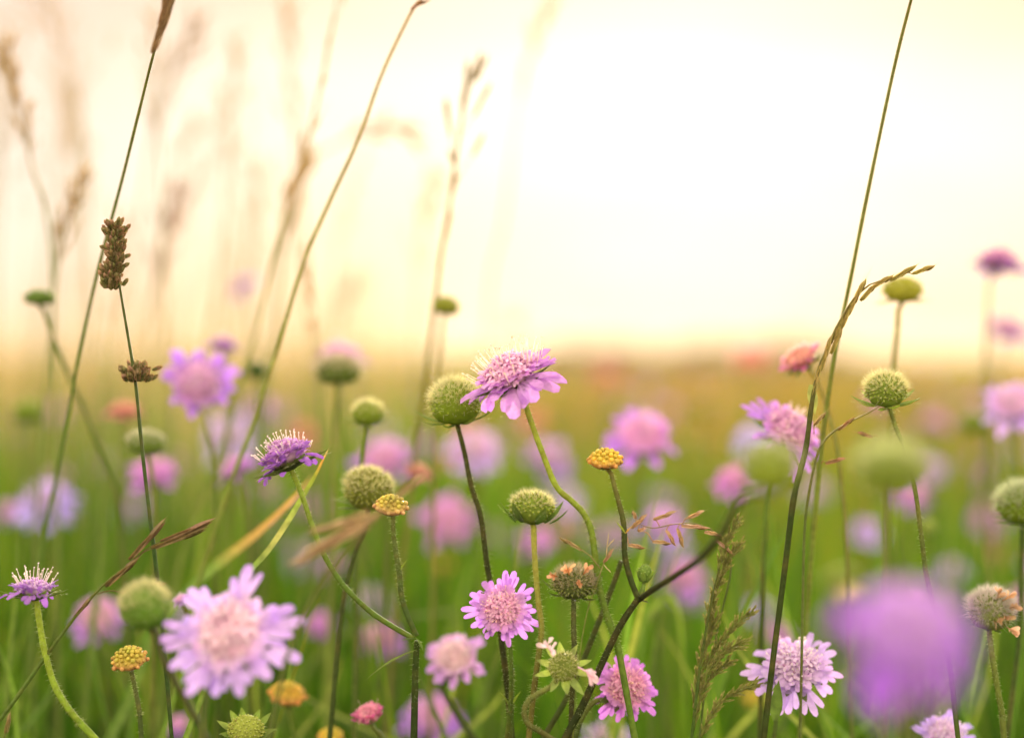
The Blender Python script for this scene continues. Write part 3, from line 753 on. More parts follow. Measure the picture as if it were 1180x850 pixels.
for q, (x0, y0, x1, y1, d) in enumerate([(545, 640, 528, 700, 0.95), (120, 560, 95, 850, 0.86), (232, 560, 218, 850, 0.9), (365, 575, 330, 850, 1.0), (1010, 520, 1040, 850, 0.95), (1100, 560, 1088, 850, 1.0), (676, 560, 640, 850, 1.1), (856, 600, 905, 850, 0.92), (395, 560, 372, 850, 0.88), (20, 600, 5, 850, 0.8)]):
    c = [(0.09, 0.16, 0.025), (0.06, 0.11, 0.02), (0.14, 0.2, 0.04)][q % 3]
    lab = ['short blade in the grass left of the pink pompom flower'.replace('left of', 'beside'), 'upright blurred blade between the brown grass clusters and the green knob', 'slim upright blade behind the large lilac flower', 'upright blade beneath the violet side view flower', 'leaning blade below the round blurred green seed head',
           'upright blade just beyond the big blurred purple flower', 'thin blade behind the bristly green seed head with pointed bracts', 'leaning brown green blade beside the feathery panicle', 'upright blade under the olive seed head', 'upright blade at the edge beside the small violet flower'][q]
    blade(lab, [(x0, y0), (x0 * 0.7 + x1 * 0.3 + rb.uniform(-4, 4), y0 * 0.7 + y1 * 0.3), (x0 * 0.3 + x1 * 0.7, y0 * 0.3 + y1 * 0.7), (x1, y1)], d, rb.uniform(0.0024, 0.004), [c, c, c], 60 + q)

rb = random.Random(89)
for q in range(76):
    x = rb.uniform(-20, 1200); y = rb.uniform(540, 790); dx = rb.uniform(-70, 70) * rb.choice((1, 1, 2)); d = rb.choice((rb.uniform(0.77, 0.86), rb.uniform(0.86, 1.1)))
    c = vary(rb.choice(((0.07, 0.17, 0.02), (0.12, 0.24, 0.03), (0.03, 0.07, 0.01), (0.03, 0.06, 0.012), (0.2, 0.26, 0.05))), 0.15, rb)
    cv = rb.uniform(-25, 25)
    blade('thin green blade standing among the lower stems', [(x, y), (x + dx * 0.3 + cv, y + (850 - y) * 0.3), (x + dx * 0.65 + cv, y + (850 - y) * 0.65), (x + dx, 852)], d, rb.uniform(0.0012, 0.0028), [lerp(c, (0.4, 0.34, 0.12), rb.choice((0, 0, 0.5))), c, c], 1300 + q)['group'] = 'thin green blades among the lower stems'

# --- pale grain sprig between the yellow button and the forked stem
t, pts = grass('oat_grass', 'pale pinkish grain sprig with loose hanging grains above the forked stem', [(733, 602), (752, 608), (775, 604), (800, 603), (822, 612), (838, 632), (842, 660), (828, 720), (812, 800), (806, 850)], (0.70, 0.715), 0.0002, 0.0004, (0.30, 0.22, 0.10), (0.10, 0.15, 0.04), 70)
for q, (a, b, s) in enumerate([((728, 609), (746, 592), (733, 602)), ((735, 612), (745, 608), (738, 606)), ((753, 599), (780, 589), (760, 606)), ((793, 597), (812, 588), (786, 604)), ((785, 605), (818, 608), None), ((752, 623), (774, 626), (742, 612)), ((724, 627), (744, 631), (722, 618)), ((768, 610), (779, 629), (775, 604)), ((781, 608), (788, 631), (786, 604)), ((812, 612), (832, 617), None), ((826, 622), (845, 638), None), ((733, 597), (729, 588), (733, 602))]):
    add_spikelet(t, a, b, 0.70, 0.0026, 4, (0.46, 0.30, 0.18), [(0.52, 0.34, 0.16), (0.55, 0.33, 0.30), (0.42, 0.30, 0.14)][q % 3], 0.003, 710 + q, s)
t, pts = grass('oat_grass', 'hair thin stalk with one drooping and one withered grain beside the curved green stem', [(704, 632), (696, 648), (688, 672), (678, 700), (670, 740), (664, 790), (660, 850)], 0.69, 0.0002, 0.0004, (0.3, 0.26, 0.1), (0.14, 0.22, 0.04), 72)
add_spikelet(t, (670, 633), (644, 618), 0.69, 0.0022, 4, (0.30, 0.24, 0.10), (0.42, 0.30, 0.16), 0.002, 73, (692, 655))
add_spikelet(t, (696, 648), (707, 632), 0.69, 0.0024, 4, (0.38, 0.22, 0.14), (0.46, 0.30, 0.2), 0.003, 74)
for q, (a, b) in enumerate([((696, 650), (704, 660)), ((695, 652), (690, 664)), ((699, 640), (701, 612)), ((700, 630), (708, 620))]):
    add_spikelet(t, a, b, 0.69, 0.0007, 3, (0.6, 0.5, 0.3), (0.7, 0.6, 0.42), 0.001, 750 + q)

# --- brown blurred spikelets over the olive seed head
t, pts = grass('brome_grass', 'bundle of blurred brown spikelets hanging across under the olive seed head', [(470, 556), (445, 585), (420, 612), (395, 640), (360, 690), (330, 760), (310, 850)], 0.60, 0.0004, 0.0009, (0.2, 0.12, 0.06), (0.12, 0.16, 0.04), 78)
for q, (a, b, s) in enumerate([((440, 590), (345, 640), None), ((430, 598), (352, 612), None), ((425, 605), (330, 655), None), ((455, 575), (492, 545), None), ((425, 590), (380, 606), None)]):
    add_spikelet(t, a, b, 0.60, 0.0024, 8, (0.46, 0.33, 0.20), (0.56, 0.42, 0.26), 0.002, 780 + q, s)

# --- soft tall grasses in the haze on the left
HAZY = [
    ('blurred brown panicle at the left edge with narrow drooping branches high in the sky', [(8, 66), (18, 105), (28, 150), (38, 195), (52, 240), (60, 300), (62, 400)], 0.90, 14, 0.030, 0.3, STRAW2, 'panicle_grass'),
    ('blurred panicle of upright branches above the dark flat seed head', [(92, 215), (82, 245), (72, 275), (64, 320), (58, 400)], 0.90, 12, 0.028, 0.25, STRAW2, 'panicle_grass'),
    ('very soft pale brown panicle in the top left corner of the sky', [(30, -30), (60, 30), (80, 80), (95, 150), (100, 260)], 1.25, 18, 0.06, 0.6, STRAW, 'panicle_grass'),
    ('very soft tan panicle behind the stalk with the brown tip', [(225, 30), (205, 75), (185, 115), (170, 190), (150, 320)], 1.15, 14, 0.035, 0.4, BROWN2, 'panicle_grass'),
    ('faint round tan grass head between the two tall stalks, high up', [(272, 55), (272, 75), (270, 110), (262, 200), (250, 330)], 1.2, 8, 0.016, 0.5, STRAW, 'panicle_grass'),
    ('faint slanting tan grass head beneath the round one', [(222, 150), (212, 175), (205, 200), (190, 260), (170, 350)], 1.3, 10, 0.022, 0.3, STRAW, 'panicle_grass'),
    ('tall faint straw panicle rising to the top edge near the blurred green gold stalk', [(330, 10), (334, 60), (338, 120), (345, 200), (352, 320)], 1.2, 14, 0.03, 0.25, STRAW, 'panicle_grass'),
    ('soft golden grass tuft half way up behind the straw yellow stalk', [(350, 190), (342, 220), (335, 250), (325, 300), (318, 380)], 1.0, 10, 0.03, 0.3, (0.46, 0.30, 0.12), 'panicle_grass'),
    ('faint orange tan grass head crossing behind the straw yellow stalk', [(470, 155), (455, 148), (425, 150), (385, 168), (350, 190), (330, 240), (320, 340)], 1.1, 8, 0.022, 0.5, (0.44, 0.27, 0.11), 'panicle_grass'),
    ('pale gold faint panicle near the top edge beyond the olive ear', [(640, -10), (625, 25), (612, 60), (596, 140), (580, 260)], 1.2, 10, 0.022, 0.3, (0.5, 0.36, 0.14), 'panicle_grass'),
    ('soft orange brown grass clump behind the olive ear, near the green knob seed head', [(500, 215), (492, 240), (485, 280), (482, 330), (478, 420)], 1.3, 12, 0.03, 0.35, (0.46, 0.28, 0.11), 'panicle_grass'),
    ('hazy upright panicle above the dense brown seed clusters', [(80, 120), (88, 160), (96, 210), (100, 280), (104, 400)], 1.4, 16, 0.05, 0.4, STRAW, 'panicle_grass'),
    ('hazy mauve tan panicle between the brown clusters and the tall stalk', [(205, 230), (195, 262), (186, 300), (176, 360), (170, 450)], 1.15, 14, 0.03, 0.35, MAUVE, 'panicle_grass'),
    ('thin dark grass stem with sparse head behind the pale violet flower', [(354, 300), (358, 345), (364, 400), (368, 470), (372, 570)], 0.95, 6, 0.012, 0.2, STRAW2, 'panicle_grass'),
    ('hazy tan panicle over the pink blurred bud on its lone stem', [(300, 200), (292, 240), (286, 290), (278, 360), (270, 460)], 1.45, 14, 0.045, 0.4, STRAW, 'panicle_grass'),
    ('soft tan plume low in the sky beside the purple capped seed head', [(408, 330), (398, 352), (388, 380), (380, 430), (372, 520)], 1.5, 16, 0.05, 0.4, STRAW2, 'panicle_grass'),
]
for q, (lab, px, d, nb, bl, sprd, c, nm) in enumerate(HAZY):
    t, pts = grass(nm, lab, px, d, 0.0004, 0.0010, lerp(c, (0.3, 0.3, 0.1), 0.3), (0.18, 0.24, 0.06), 800 + q, 'hazy tall grasses in the sky', k=5)
    panicle_part(t, smooth([P(x, y, d) for x, y in px[:4]], 4), nb, bl * 1.3, 0.012, 0.0021, 3, c, lerp(c, STRAW, 0.5), 830 + q, spread=sprd, taper=True, droop=0.4)

rh = random.Random(91)
for q in range(18):
    x = rh.uniform(-10, 430); y = rh.uniform(-20, 330); d = rh.uniform(1.05, 1.7); sx = rh.uniform(-0.35, 0.1)
    px = [(x, y), (x + sx * 40, y + 40), (x + sx * 80, y + 80), (x + sx * 110, y + 130), (x + sx * 160, y + 240)]
    c = vary(rh.choice((STRAW, STRAW2, (0.5, 0.40, 0.30))), 0.15, rh)
    t, pts = grass('panicle_grass', 'faint pale plume in the veil of soft grass heads over the purple flowers', px, d, 0.0003, 0.0008, c, (0.18, 0.24, 0.06), 1500 + q, 'faint plumes in the hazy veil of grass', k=5)
    panicle_part(t, smooth([P(a, b, d) for a, b in px[:4]], 4), 12, 0.035, 0.009, 0.0013, 3, c, lerp(c, STRAW, 0.5), 1530 + q, spread=rh.uniform(0.25, 0.5), taper=True, droop=0.4)

# ================================================================== scabious plants
def head_pos(c, d, axis, rpx, off=0.22):
    """origin of a head whose visible middle is at pixel c"""
    return P(c[0], c[1], d) - axis_w(axis) * (off * rpx * d / FPX)

def plant(name, label, cat, meshes, c, d, axis, rpx, stem, seed, off=0.22, spin=None, group=None, color=None, r=(0.0010, 0.0012), cols=(GREEN_M, GREEN_D), hairs=0, hl=0.0015, dend=None, names=None, k=6):
    rng = random.Random(seed)
    pos = head_pos(c, d, axis, rpx, off)
    pts = path(stem, (d, dend or d), True, k) if len(stem) > 1 else None
    if pts is None:                       # a stem out of sight or simply upright
        lean = Vector((rng.uniform(-0.02, 0.02), rng.uniform(-0.01, 0.02), 0)); w = rng.uniform(-1, 1) * 0.006
        g = Vector((pos.x, pos.y, 0)) + lean * 2
        aw = axis_w(axis)
        pts = smooth([pos, pos - aw * 0.018 + Vector((0, 0, -0.012)), pos - aw * 0.02 + Vector((w, 0.004, -0.09)) + lean * 0.4, (pos + g) / 2 + Vector((w, 0, 0)), g], 5)
    else:
        pts = smooth([pos, pts[0].lerp(pts[1], 0.5)], 1) + pts[1:]
    t = thing(name, label, cat, pts[-1], group)
    stem_part(t, pts, r[0], r[1], cols[0], cols[1], seed, hairs, hl)
    put_head(t, meshes, pos, axis, rpx * d / FPX, rng.uniform(0, 6.28) if spin is None else spin, color, names)
    return t, pts

FL, SH, BT = 'scabious_flower', 'scabious_seed_head', 'scabious_bud'
G_FL, G_SH, G_BT = 'scabious flowers in bloom', 'scabious seed heads', 'scabious bud buttons'

# ---- sharp flowers
plant(FL, 'pink lilac flower tilted on a curving pale stem, stamens standing up against the sky', 'flower',
      flower_data(101, dict(LILAC, outer=(0.58, 0.28, 0.72), outer0=(0.74, 0.46, 0.74), inner=(0.82, 0.54, 0.72), tip=(0.92, 0.74, 0.84), stam=(0.97, 0.88, 0.78)), el=0.06, curl=0.45, n_out=15, out_len=0.72, dome=0.34, mid=20, stam=72, stam_len=0.34, inner_n=100, sr=0.62, pw=0.25),
      (587, 428), 0.694, (-0.36, 0.86, 0.30), 64, [(601, 452), (612, 486), (626, 524), (641, 560), (660, 578), (673, 592), (681, 610), (685, 634), (690, 674), (699, 707), (711, 741), (719, 782), (731, 848)], 1, off=0.3, group=G_FL, r=(0.0011, 0.0014), cols=((0.36, 0.42, 0.055), (0.13, 0.22, 0.03)), hairs=620, hl=0.0020)
plant_a_heads = []
def multi(label, cat, group, main_px, d, seed, r, cols, name, branches, hairs=260):
    """one plant with several heads: main stem below the fork, a branch to each head"""
    pts = path(main_px, d, True)
    t = thing(name, label, cat, pts[-1], group)
    stem_part(t, pts, r, r * 1.2, cols[0], cols[1], seed, hairs // 2)
    for q, b in enumerate(branches):
        pos = head_pos(b['c'], b['d'], b['axis'], b['r'], b.get('off', 0.22))
        bp = path(b['px'], (b['d'], b.get('d1', 0.694)), False)
        bp = [pos] + bp[1:]
        stem_part(t, bp, b.get('sr', 0.001), r * 0.95, b['cols'][0], b['cols'][1], seed + q + 1, b.get('hairs', hairs), name='branch')
        h = put_head(t, b['meshes'], pos, b['axis'], b['r'] * b['d'] / FPX, b.get('spin', 0.3), names=b.get('names'))
        if b.get('label'): h['label'] = b['label']
    return t
tA = multi('forked plant with a violet side view flower and a yellow bud button', 'flower', G_FL,
      [(481, 738), (479, 762), (478, 800), (477, 850)], 0.694, 110, 0.0012, ((0.05, 0.085, 0.014), (0.035, 0.06, 0.012)), 'scabious_flower', [
    dict(c=(331, 530), d=0.694, axis=(-0.40, 0.90, -0.10), r=53, off=0.2, label='violet flower seen from the side with dark bracts beneath',
         meshes=flower_data(111, VIOLET, el=0.12, curl=0.65, n_out=11, out_len=0.66, dome=0.40, mid=15, miss=0.1, stam=58, stam_len=0.25, sr=0.6, pw=0.18, cal=dict(n=9, L=0.72, el=0.0, W=0.26, curl=-0.2, col=(0.05, 0.085, 0.02))),
         px=[(336, 541), (344, 560), (352, 582), (360, 606), (374, 640), (395, 673), (424, 702), (450, 720), (476, 735)], cols=((0.32, 0.42, 0.06), (0.11, 0.19, 0.03)), hairs=420, sr=0.0011),
    dict(c=(451, 584), d=0.690, axis=(0.06, 0.92, 0.35), r=22, off=0.35, label='yellow bud button with an orange rim', meshes=button_data(112, mid=(0.52, 0.44, 0.08), rim=(0.58, 0.32, 0.18), green=(0.40, 0.46, 0.08)), names=dict(seed_head='bud_button'),
         px=[(453, 596), (453, 612), (456, 636), (460, 660), (463, 688), (470, 710), (480, 732)], cols=((0.16, 0.2, 0.05), (0.08, 0.13, 0.03)), hairs=320, sr=0.0009)])
for sgn in (-1, 1):
    leaf_part(tA, P(460, 660, 0.692), Vector((0.3 * sgn, -0.1, 1)), 0.0075, 0.0022, 0.5 * sgn, (0.2, 0.28, 0.05), 115 + sgn)
for q, (dx, dz, L) in enumerate([(-1, 0.15, 0.007), (0.6, -0.6, 0.006), (-0.5, 0.8, 0.005)]):
    leaf_part(tA, P(480, 735, 0.69), Vector((dx, -0.2, dz)), L, 0.0024, 0.5, (0.10, 0.17, 0.03), 118 + q)
leaf_part(tA, P(480, 748, 0.69), Vector((-1, -0.1, -0.25)), 0.024, 0.0034, 0.5, (0.16, 0.24, 0.04), 121)

plant(FL, 'sharp pink pompom flower facing us with a dense rosy centre', 'flower',
      flower_data(120, dict(PINK, outer=(0.52, 0.24, 0.72), outer0=(0.66, 0.38, 0.74), inner=(0.80, 0.48, 0.68), tip=(0.92, 0.68, 0.76)), el=0.10, curl=0.25, n_out=12, out_len=0.68, dome=0.30, mid=18, stam=34, inner_n=90, stam_len=0.24),
      (579, 701), 0.690, (-0.08, 0.32, 0.94), 45, [(582, 712), (588, 745), (589, 780), (588, 815), (584, 850)], 120, off=0.3, group=G_FL, r=(0.0008, 0.0010), cols=((0.10, 0.17, 0.03), (0.08, 0.13, 0.02)), hairs=160, dend=0.70)
tt, _ = plant(FL, 'magenta pink flower turned partly away beside the dark forked stem near the bottom edge', 'flower',
      flower_data(125, dict(PINK, outer=(0.54, 0.20, 0.68), outer0=(0.66, 0.32, 0.66), inner=(0.8, 0.44, 0.62)), el=0.02, curl=0.45, n_out=11, out_len=0.66, dome=0.30, mid=15, stam=34, stam_len=0.22),
      (721, 792), 0.712, (0.20, 0.42, 0.88), 46, [(704, 810), (692, 806), (680, 812), (668, 832), (660, 860)], 125, group=G_FL, cols=((0.2, 0.22, 0.05), (0.08, 0.12, 0.03)), r=(0.0011, 0.0012), hairs=120)
plant(FL, 'small violet flower missing half its florets, on a curved hairy stem, left edge', 'flower',
      flower_data(130, dict(VIOLET, outer=(0.36, 0.16, 0.60), inner=(0.60, 0.42, 0.70)), el=0.35, curl=0.9, n_out=10, out_len=0.7, dome=0.22, mid=10, miss=0.42, stam=30, inner_n=36, stam_len=0.45, cal=dict(n=10, L=0.68, el=0.12, W=0.26, curl=-0.25, col=(0.09, 0.16, 0.03))),
      (39, 680), 0.690, (-0.03, 0.97, -0.10), 46, [(42, 692), (46, 720), (52, 752), (62, 787), (76, 812), (92, 832), (112, 853)], 131, group=G_FL, r=(0.0012, 0.0014), cols=((0.34, 0.44, 0.06), (0.22, 0.34, 0.035)), hairs=480, hl=0.0018)
t12, _ = plant(FL, 'pale lilac flower of long ragged petals behind the dark stem of the drooping ear', 'flower',
      flower_data(135, dict(PALE, outer=(0.60, 0.42, 0.76)), el=-0.02, curl=0.40, n_out=12, out_len=0.70, dome=0.32, mid=13, stam=40, stam_len=0.28),
      (916, 764), 0.715, (-0.06, 0.74, 0.67), 60, [(908, 780), (900, 800), (896, 815), (894, 830), (892, 850)], 136, off=0.35, group=G_FL, r=(0.0007, 0.0009), cols=((0.14, 0.22, 0.05), (0.09, 0.15, 0.03)))
leaf_part(t12, P(893, 830, 0.70), Vector((0.05, -0.1, 1)), 0.0165, 0.0052, 0.35, (0.12, 0.21, 0.035), 137, up=Vector((-0.3, -1, 0)))
plant(FL, 'large lilac flower, biggest of the nearly sharp ones, low beside a green knob', 'flower',
      flower_data(140, dict(PALE, outer=(0.50, 0.34, 0.80), outer0=(0.74, 0.60, 0.82), inner=(0.86, 0.66, 0.74), tip=(0.95, 0.86, 0.88)), el=0.0, curl=0.35, pw=0.17, n_out=14, out_len=0.76, dome=0.26, mid=15, stam=50, stam_len=0.22),
      (264, 728), 0.612, (-0.04, 0.52, 0.85), 77, [(258, 745), (245, 775), (238, 805), (232, 850)], 141, off=0.3, group=G_FL, r=(0.0011, 0.0013), cols=((0.14, 0.18, 0.05), (0.09, 0.14, 0.03)))
plant(FL, 'very large blurred purple flower, nearest of all, at lower right', 'flower',
      flower_data(145, dict(LILAC, outer=(0.38, 0.11, 0.70), outer0=(0.52, 0.23, 0.74), inner=(0.60, 0.36, 0.78), tip=(0.76, 0.54, 0.86)), el=-0.1, curl=0.6, n_out=12, out_len=0.66, dome=0.34, mid=15, stam=40, stam_len=0.2),
      (1047, 724), 0.385, (-0.12, 0.66, 0.74), 100, [(1056, 765), (1058, 800), (1050, 850)], 146, off=0.3, group=G_FL, r=(0.0010, 0.0012), cols=((0.2, 0.14, 0.07), (0.1, 0.12, 0.04)))
plant(FL, 'pale lilac flower cut by the bottom edge under the very large blurred one', 'flower',
      flower_data(150, PALE, el=0.15, curl=0.25, stam=40), (1088, 848), 0.74, (0, 0.8, 0.6), 42, [(1088, 860)], 151, group=G_FL)
plant(FL, 'pale pink round flower, slightly blurred, with a violet fringe below its greenish middle', 'flower',
      flower_data(155, dict(PALE, outer=(0.50, 0.24, 0.68), outer0=(0.80, 0.62, 0.70), inner=(0.86, 0.68, 0.70), tip=(0.90, 0.82, 0.80)), el=0.1, curl=0.6, n_out=11, out_len=0.6, dome=0.30, mid=18, stam=30),
      (524, 757), 0.785, (-0.04, 0.62, 0.78), 42, [(508, 790), (518, 808), (530, 828), (548, 853)], 156, group=G_FL, r=(0.0014, 0.0015), cols=((0.06, 0.10, 0.02), (0.05, 0.08, 0.02)))
plant(FL, 'slanting purple lilac flower close to the dark stem of the arching ear', 'flower',
      flower_data(160, dict(LILAC, outer=(0.44, 0.19, 0.68), inner=(0.74, 0.42, 0.66)), el=0.0, curl=0.35, n_out=11, out_len=0.66, dome=0.34, mid=15, stam=46, stam_len=0.25),
      (909, 494), 0.76, (0.42, 0.60, 0.66), 57, [(893, 506), (890, 530), (884, 580), (880, 640), (878, 720), (876, 850)], 161, off=0.3, group=G_FL)
plant(FL, 'small rosy flower half hidden behind the drooping ear, facing away to the sky', 'flower',
      flower_data(165, dict(ROSE, outer=(0.62, 0.14, 0.50), inner=(0.86, 0.52, 0.42), tip=(0.9, 0.66, 0.5)), el=0.35, curl=0.2, n_out=12, out_len=0.55, dome=0.36, mid=13, stam=24, stam_len=0.2),
      (923, 415), 0.775, (-0.55, 0.80, 0.25), 38, [(936, 430), (950, 460), (965, 520), (975, 620), (980, 760), (982, 850)], 166, group=G_FL, r=(0.0007, 0.0009), cols=((0.3, 0.28, 0.08), (0.14, 0.18, 0.04)))
plant('scabious_bud', 'small cupped pink flower just opening, near the bottom edge below the stem joint', 'flower bud',
      flower_data(170, dict(PINK, outer=(0.68, 0.14, 0.42), outer0=(0.78, 0.30, 0.42)), el=0.75, curl=-0.1, n_out=11, out_len=0.5, dome=0.5, mid=14, stam=10, cal=dict(n=9, L=0.5, el=0.5, W=0.25, curl=-0.4)),
      (426, 826), 0.735, (-0.25, 0.92, 0.25), 29, [(430, 838), (440, 848), (450, 862)], 171, group=G_FL, r=(0.0009, 0.0011), cols=((0.14, 0.18, 0.04), (0.1, 0.14, 0.03)))

# ---- sharp seed heads and buttons
BIGCAL = dict(n=9, L=0.95, el=0.62, W=0.40, base_r=0.64, curl=-0.25, col=(0.055, 0.12, 0.02))
plant(SH, 'round green seed head with pale fuzzy rim touching the tilted pink lilac flower', 'seed head', seed_data(201, hairs=9, hair_len=0.24, n=130, cal=dict(n=8, L=1.15, el=0.0, W=0.26, base_r=0.35, curl=-0.6, col=(0.16, 0.24, 0.05))),
      (525, 465), 0.715, (-0.06, 0.98, 0.18), 36, [(528, 492), (536, 525), (543, 560), (554, 596), (562, 655), (572, 705), (578, 738), (585, 795), (590, 850)], 202, off=0.65, group=G_SH, r=(0.0010, 0.0014), cols=((0.06, 0.07, 0.016), (0.04, 0.05, 0.012)), hairs=520, hl=0.0015)
plant(SH, 'sharp green seed head with pointed bracts like a crown on a pale bristly stem', 'seed head', seed_data(205, col=(0.38, 0.46, 0.05), col2=(0.18, 0.26, 0.03), hairs=6, hair_len=0.22, n=100, flat=0.85, cal=BIGCAL),
      (614, 586), 0.690, (0.04, 0.98, -0.02), 31, [(615, 606), (616, 640), (620, 690), (624, 722), (621, 752), (616, 788), (609, 852)], 206, off=0.55, group=G_SH, r=(0.0011, 0.0012), cols=((0.42, 0.44, 0.09), (0.14, 0.14, 0.03)), hairs=560, hl=0.0021)
t3, _ = plant(SH, 'brownish green seed head with a few withered orange florets left on top', 'seed head', seed_data(210, col=(0.16, 0.20, 0.05), col2=(0.09, 0.12, 0.03), hairs=9, hair_len=0.26, n=110, flat=0.8, hair_col=(0.72, 0.66, 0.50), cal=dict(n=10, L=0.95, el=0.15, W=0.22, base_r=0.5, curl=-0.6, col=(0.08, 0.12, 0.03))),
      (661, 672), 0.694, (0.04, 0.92, 0.32), 29, [(661, 692), (661, 722), (662, 760), (660, 800), (658, 852)], 211, off=0.5, group=G_SH, r=(0.0010, 0.0013), cols=((0.10, 0.13, 0.04), (0.07, 0.07, 0.025)), hairs=420, hl=0.002)
def withered(t, spots, d, seed, col, L=0.006):
    for q, (x, y, dx, dz) in enumerate(spots):
        rng = random.Random(seed + q); m = MB(); b = P(x, y, d) - t.location
        dv = Vector((dx, -0.5, dz)).normalized()
        c = vary(col, 0.15, rng)
        m.tube([b, b + dv * L * 0.4, b + dv * L * 0.7], [0.00025, 0.0003, 0.0003], [c] * 3, 6)
        for j in range(6):
            e = (dv + Vector((rng.uniform(-1, 1), rng.uniform(-1, 1), rng.uniform(-1, 1))) * 0.7).normalized()
            m.strip(b + dv * L * rng.uniform(0.1, 0.65), e, perp(e), L * rng.uniform(0.4, 0.9), L * rng.uniform(0.2, 0.36), rng.uniform(-0.8, 1.2), PROF_PETAL, 0.5, c, vary(lerp(c, (0.8, 0.6, 0.4), 0.3), 0.1, rng), rng, 0.15)
        link('withered_floret', m.data('withered_floret', M_PETAL), t)
withered(t3, [(672, 662, 0.5, 1), (664, 671, 0.1, 0.1), (642, 664, -0.6, 0.3), (656, 662, -0.2, 0.7)], 0.684, 213, (0.62, 0.32, 0.12), 0.005)
t4, _ = plant(SH, 'star shaped green calyx facing us with two pale petals left and a looping stem', 'seed head', seed_data(215, col=(0.30, 0.36, 0.05), col2=(0.15, 0.20, 0.03), hairs=4, hair_len=0.24, n=90, flat=0.5, knob=0.7, cal=dict(n=10, L=1.25, el=0.1, W=0.42, base_r=0.5, curl=-0.2, col=(0.26, 0.34, 0.09))),
      (649, 768), 0.680, (0.04, 0.42, 0.90), 21, [(641, 784), (634, 791), (620, 799), (609, 807), (604, 820), (609, 834), (622, 842), (638, 852)], 216, off=0.4, group=G_SH, r=(0.0010, 0.0012), cols=((0.20, 0.24, 0.06), (0.10, 0.12, 0.03)), hairs=260, hl=0.0012)
withered(t4, [(637, 754, -0.5, 0.9), (666, 768, 1.0, -0.45)], 0.672, 218, (0.82, 0.62, 0.66), 0.0085)
t13, _ = plant(SH, 'fuzzy grey green seed head with curled orange withered petals on its side', 'seed head', seed_data(220, col=(0.26, 0.32, 0.10), col2=(0.18, 0.22, 0.06), hairs=16, hair_len=0.34, n=110, hair_col=(0.78, 0.74, 0.70), cal=dict(n=7, L=0.5, el=0.0, W=0.2, base_r=0.3, curl=-0.3)),
      (1141, 707), 0.690, (0.0, 0.96, 0.25), 30, [(1140, 729), (1144, 760), (1150, 795), (1155, 825), (1157, 852)], 221, off=0.55, group=G_SH, r=(0.0010, 0.0013), cols=((0.18, 0.22, 0.05), (0.12, 0.17, 0.03)), hairs=320, hl=0.0013)
withered(t13, [(1148, 690, 0.3, 1), (1158, 700, 1, 0.2), (1152, 708, 0.7, -0.2), (1160, 722, 1, -0.6), (1144, 712, 0.2, -0.1), (1155, 692, 0.8, 0.7)], 0.684, 223, (0.55, 0.36, 0.18), 0.0050)
plant(SH, 'small round bristly seed head on a slender hairy stem with bracts spread to both sides', 'seed head', seed_data(225, col=(0.36, 0.44, 0.05), col2=(0.17, 0.24, 0.03), hairs=9, hair_len=0.30, n=110, cal=dict(n=9, L=1.3, el=0.10, W=0.40, base_r=0.45, curl=-0.35, col=(0.24, 0.34, 0.07))),
      (1021, 452), 0.700, (-0.05, 0.97, 0.2), 27, [(1025, 470), (1032, 492), (1041, 515), (1054, 562), (1062, 620), (1068, 665), (1082, 722), (1094, 765), (1104, 850)], 226, off=0.6, group=G_SH, r=(0.0008, 0.0011), cols=((0.22, 0.26, 0.06), (0.07, 0.11, 0.02)), hairs=420, hl=0.0014)
plant(SH, 'lime yellow dome seed head behind the tip of the drooping ear', 'seed head', seed_data(230, col=(0.52, 0.52, 0.05), col2=(0.36, 0.36, 0.03), hairs=3, hair_len=0.18, n=90, flat=0.8, cal=dict(n=9, L=0.95, el=0.1, W=0.2, base_r=0.4, curl=0.2, col=(0.14, 0.17, 0.04))),
      (1040, 335), 0.80, (-0.02, 0.99, 0.1), 26, [(1035, 356), (1034, 380), (1030, 420), (1026, 500), (1022, 600), (1020, 850)], 231, off=0.5, group=G_SH, r=(0.0012, 0.0013), cols=((0.36, 0.34, 0.10), (0.16, 0.20, 0.05)))
plant(SH, 'small green seed head with spreading bracts above the olive one', 'seed head', seed_data(235, col=(0.34, 0.44, 0.05), hairs=7, hair_len=0.3, n=80, flat=0.9, cal=dict(n=9, L=1.1, el=0.2, W=0.25, base_r=0.4, curl=0.1, col=(0.2, 0.26, 0.08))),
      (424, 478), 0.77, (0, 0.98, 0.2), 22, [(423, 492), (419, 520), (415, 548), (412, 600), (410, 700), (408, 850)], 236, off=0.5, group=G_SH, cols=((0.16, 0.22, 0.04), (0.1, 0.15, 0.03)), hairs=120)
plant(SH, 'olive green seed head half covered by blurred brown grass, just above the yellow button', 'seed head', seed_data(240, col=(0.32, 0.34, 0.05), col2=(0.17, 0.20, 0.03), hairs=8, hair_len=0.2, n=130, cal=dict(n=8, L=0.95, el=0.1, W=0.24, base_r=0.4, curl=0.1, col=(0.16, 0.22, 0.07))),
      (426, 566), 0.735, (0.06, 0.96, 0.25), 34, [(424, 590), (418, 615), (408, 640), (396, 690), (388, 760), (380, 850)], 241, off=0.6, group=G_SH, r=(0.0010, 0.0012), cols=((0.08, 0.10, 0.03), (0.06, 0.09, 0.02)))
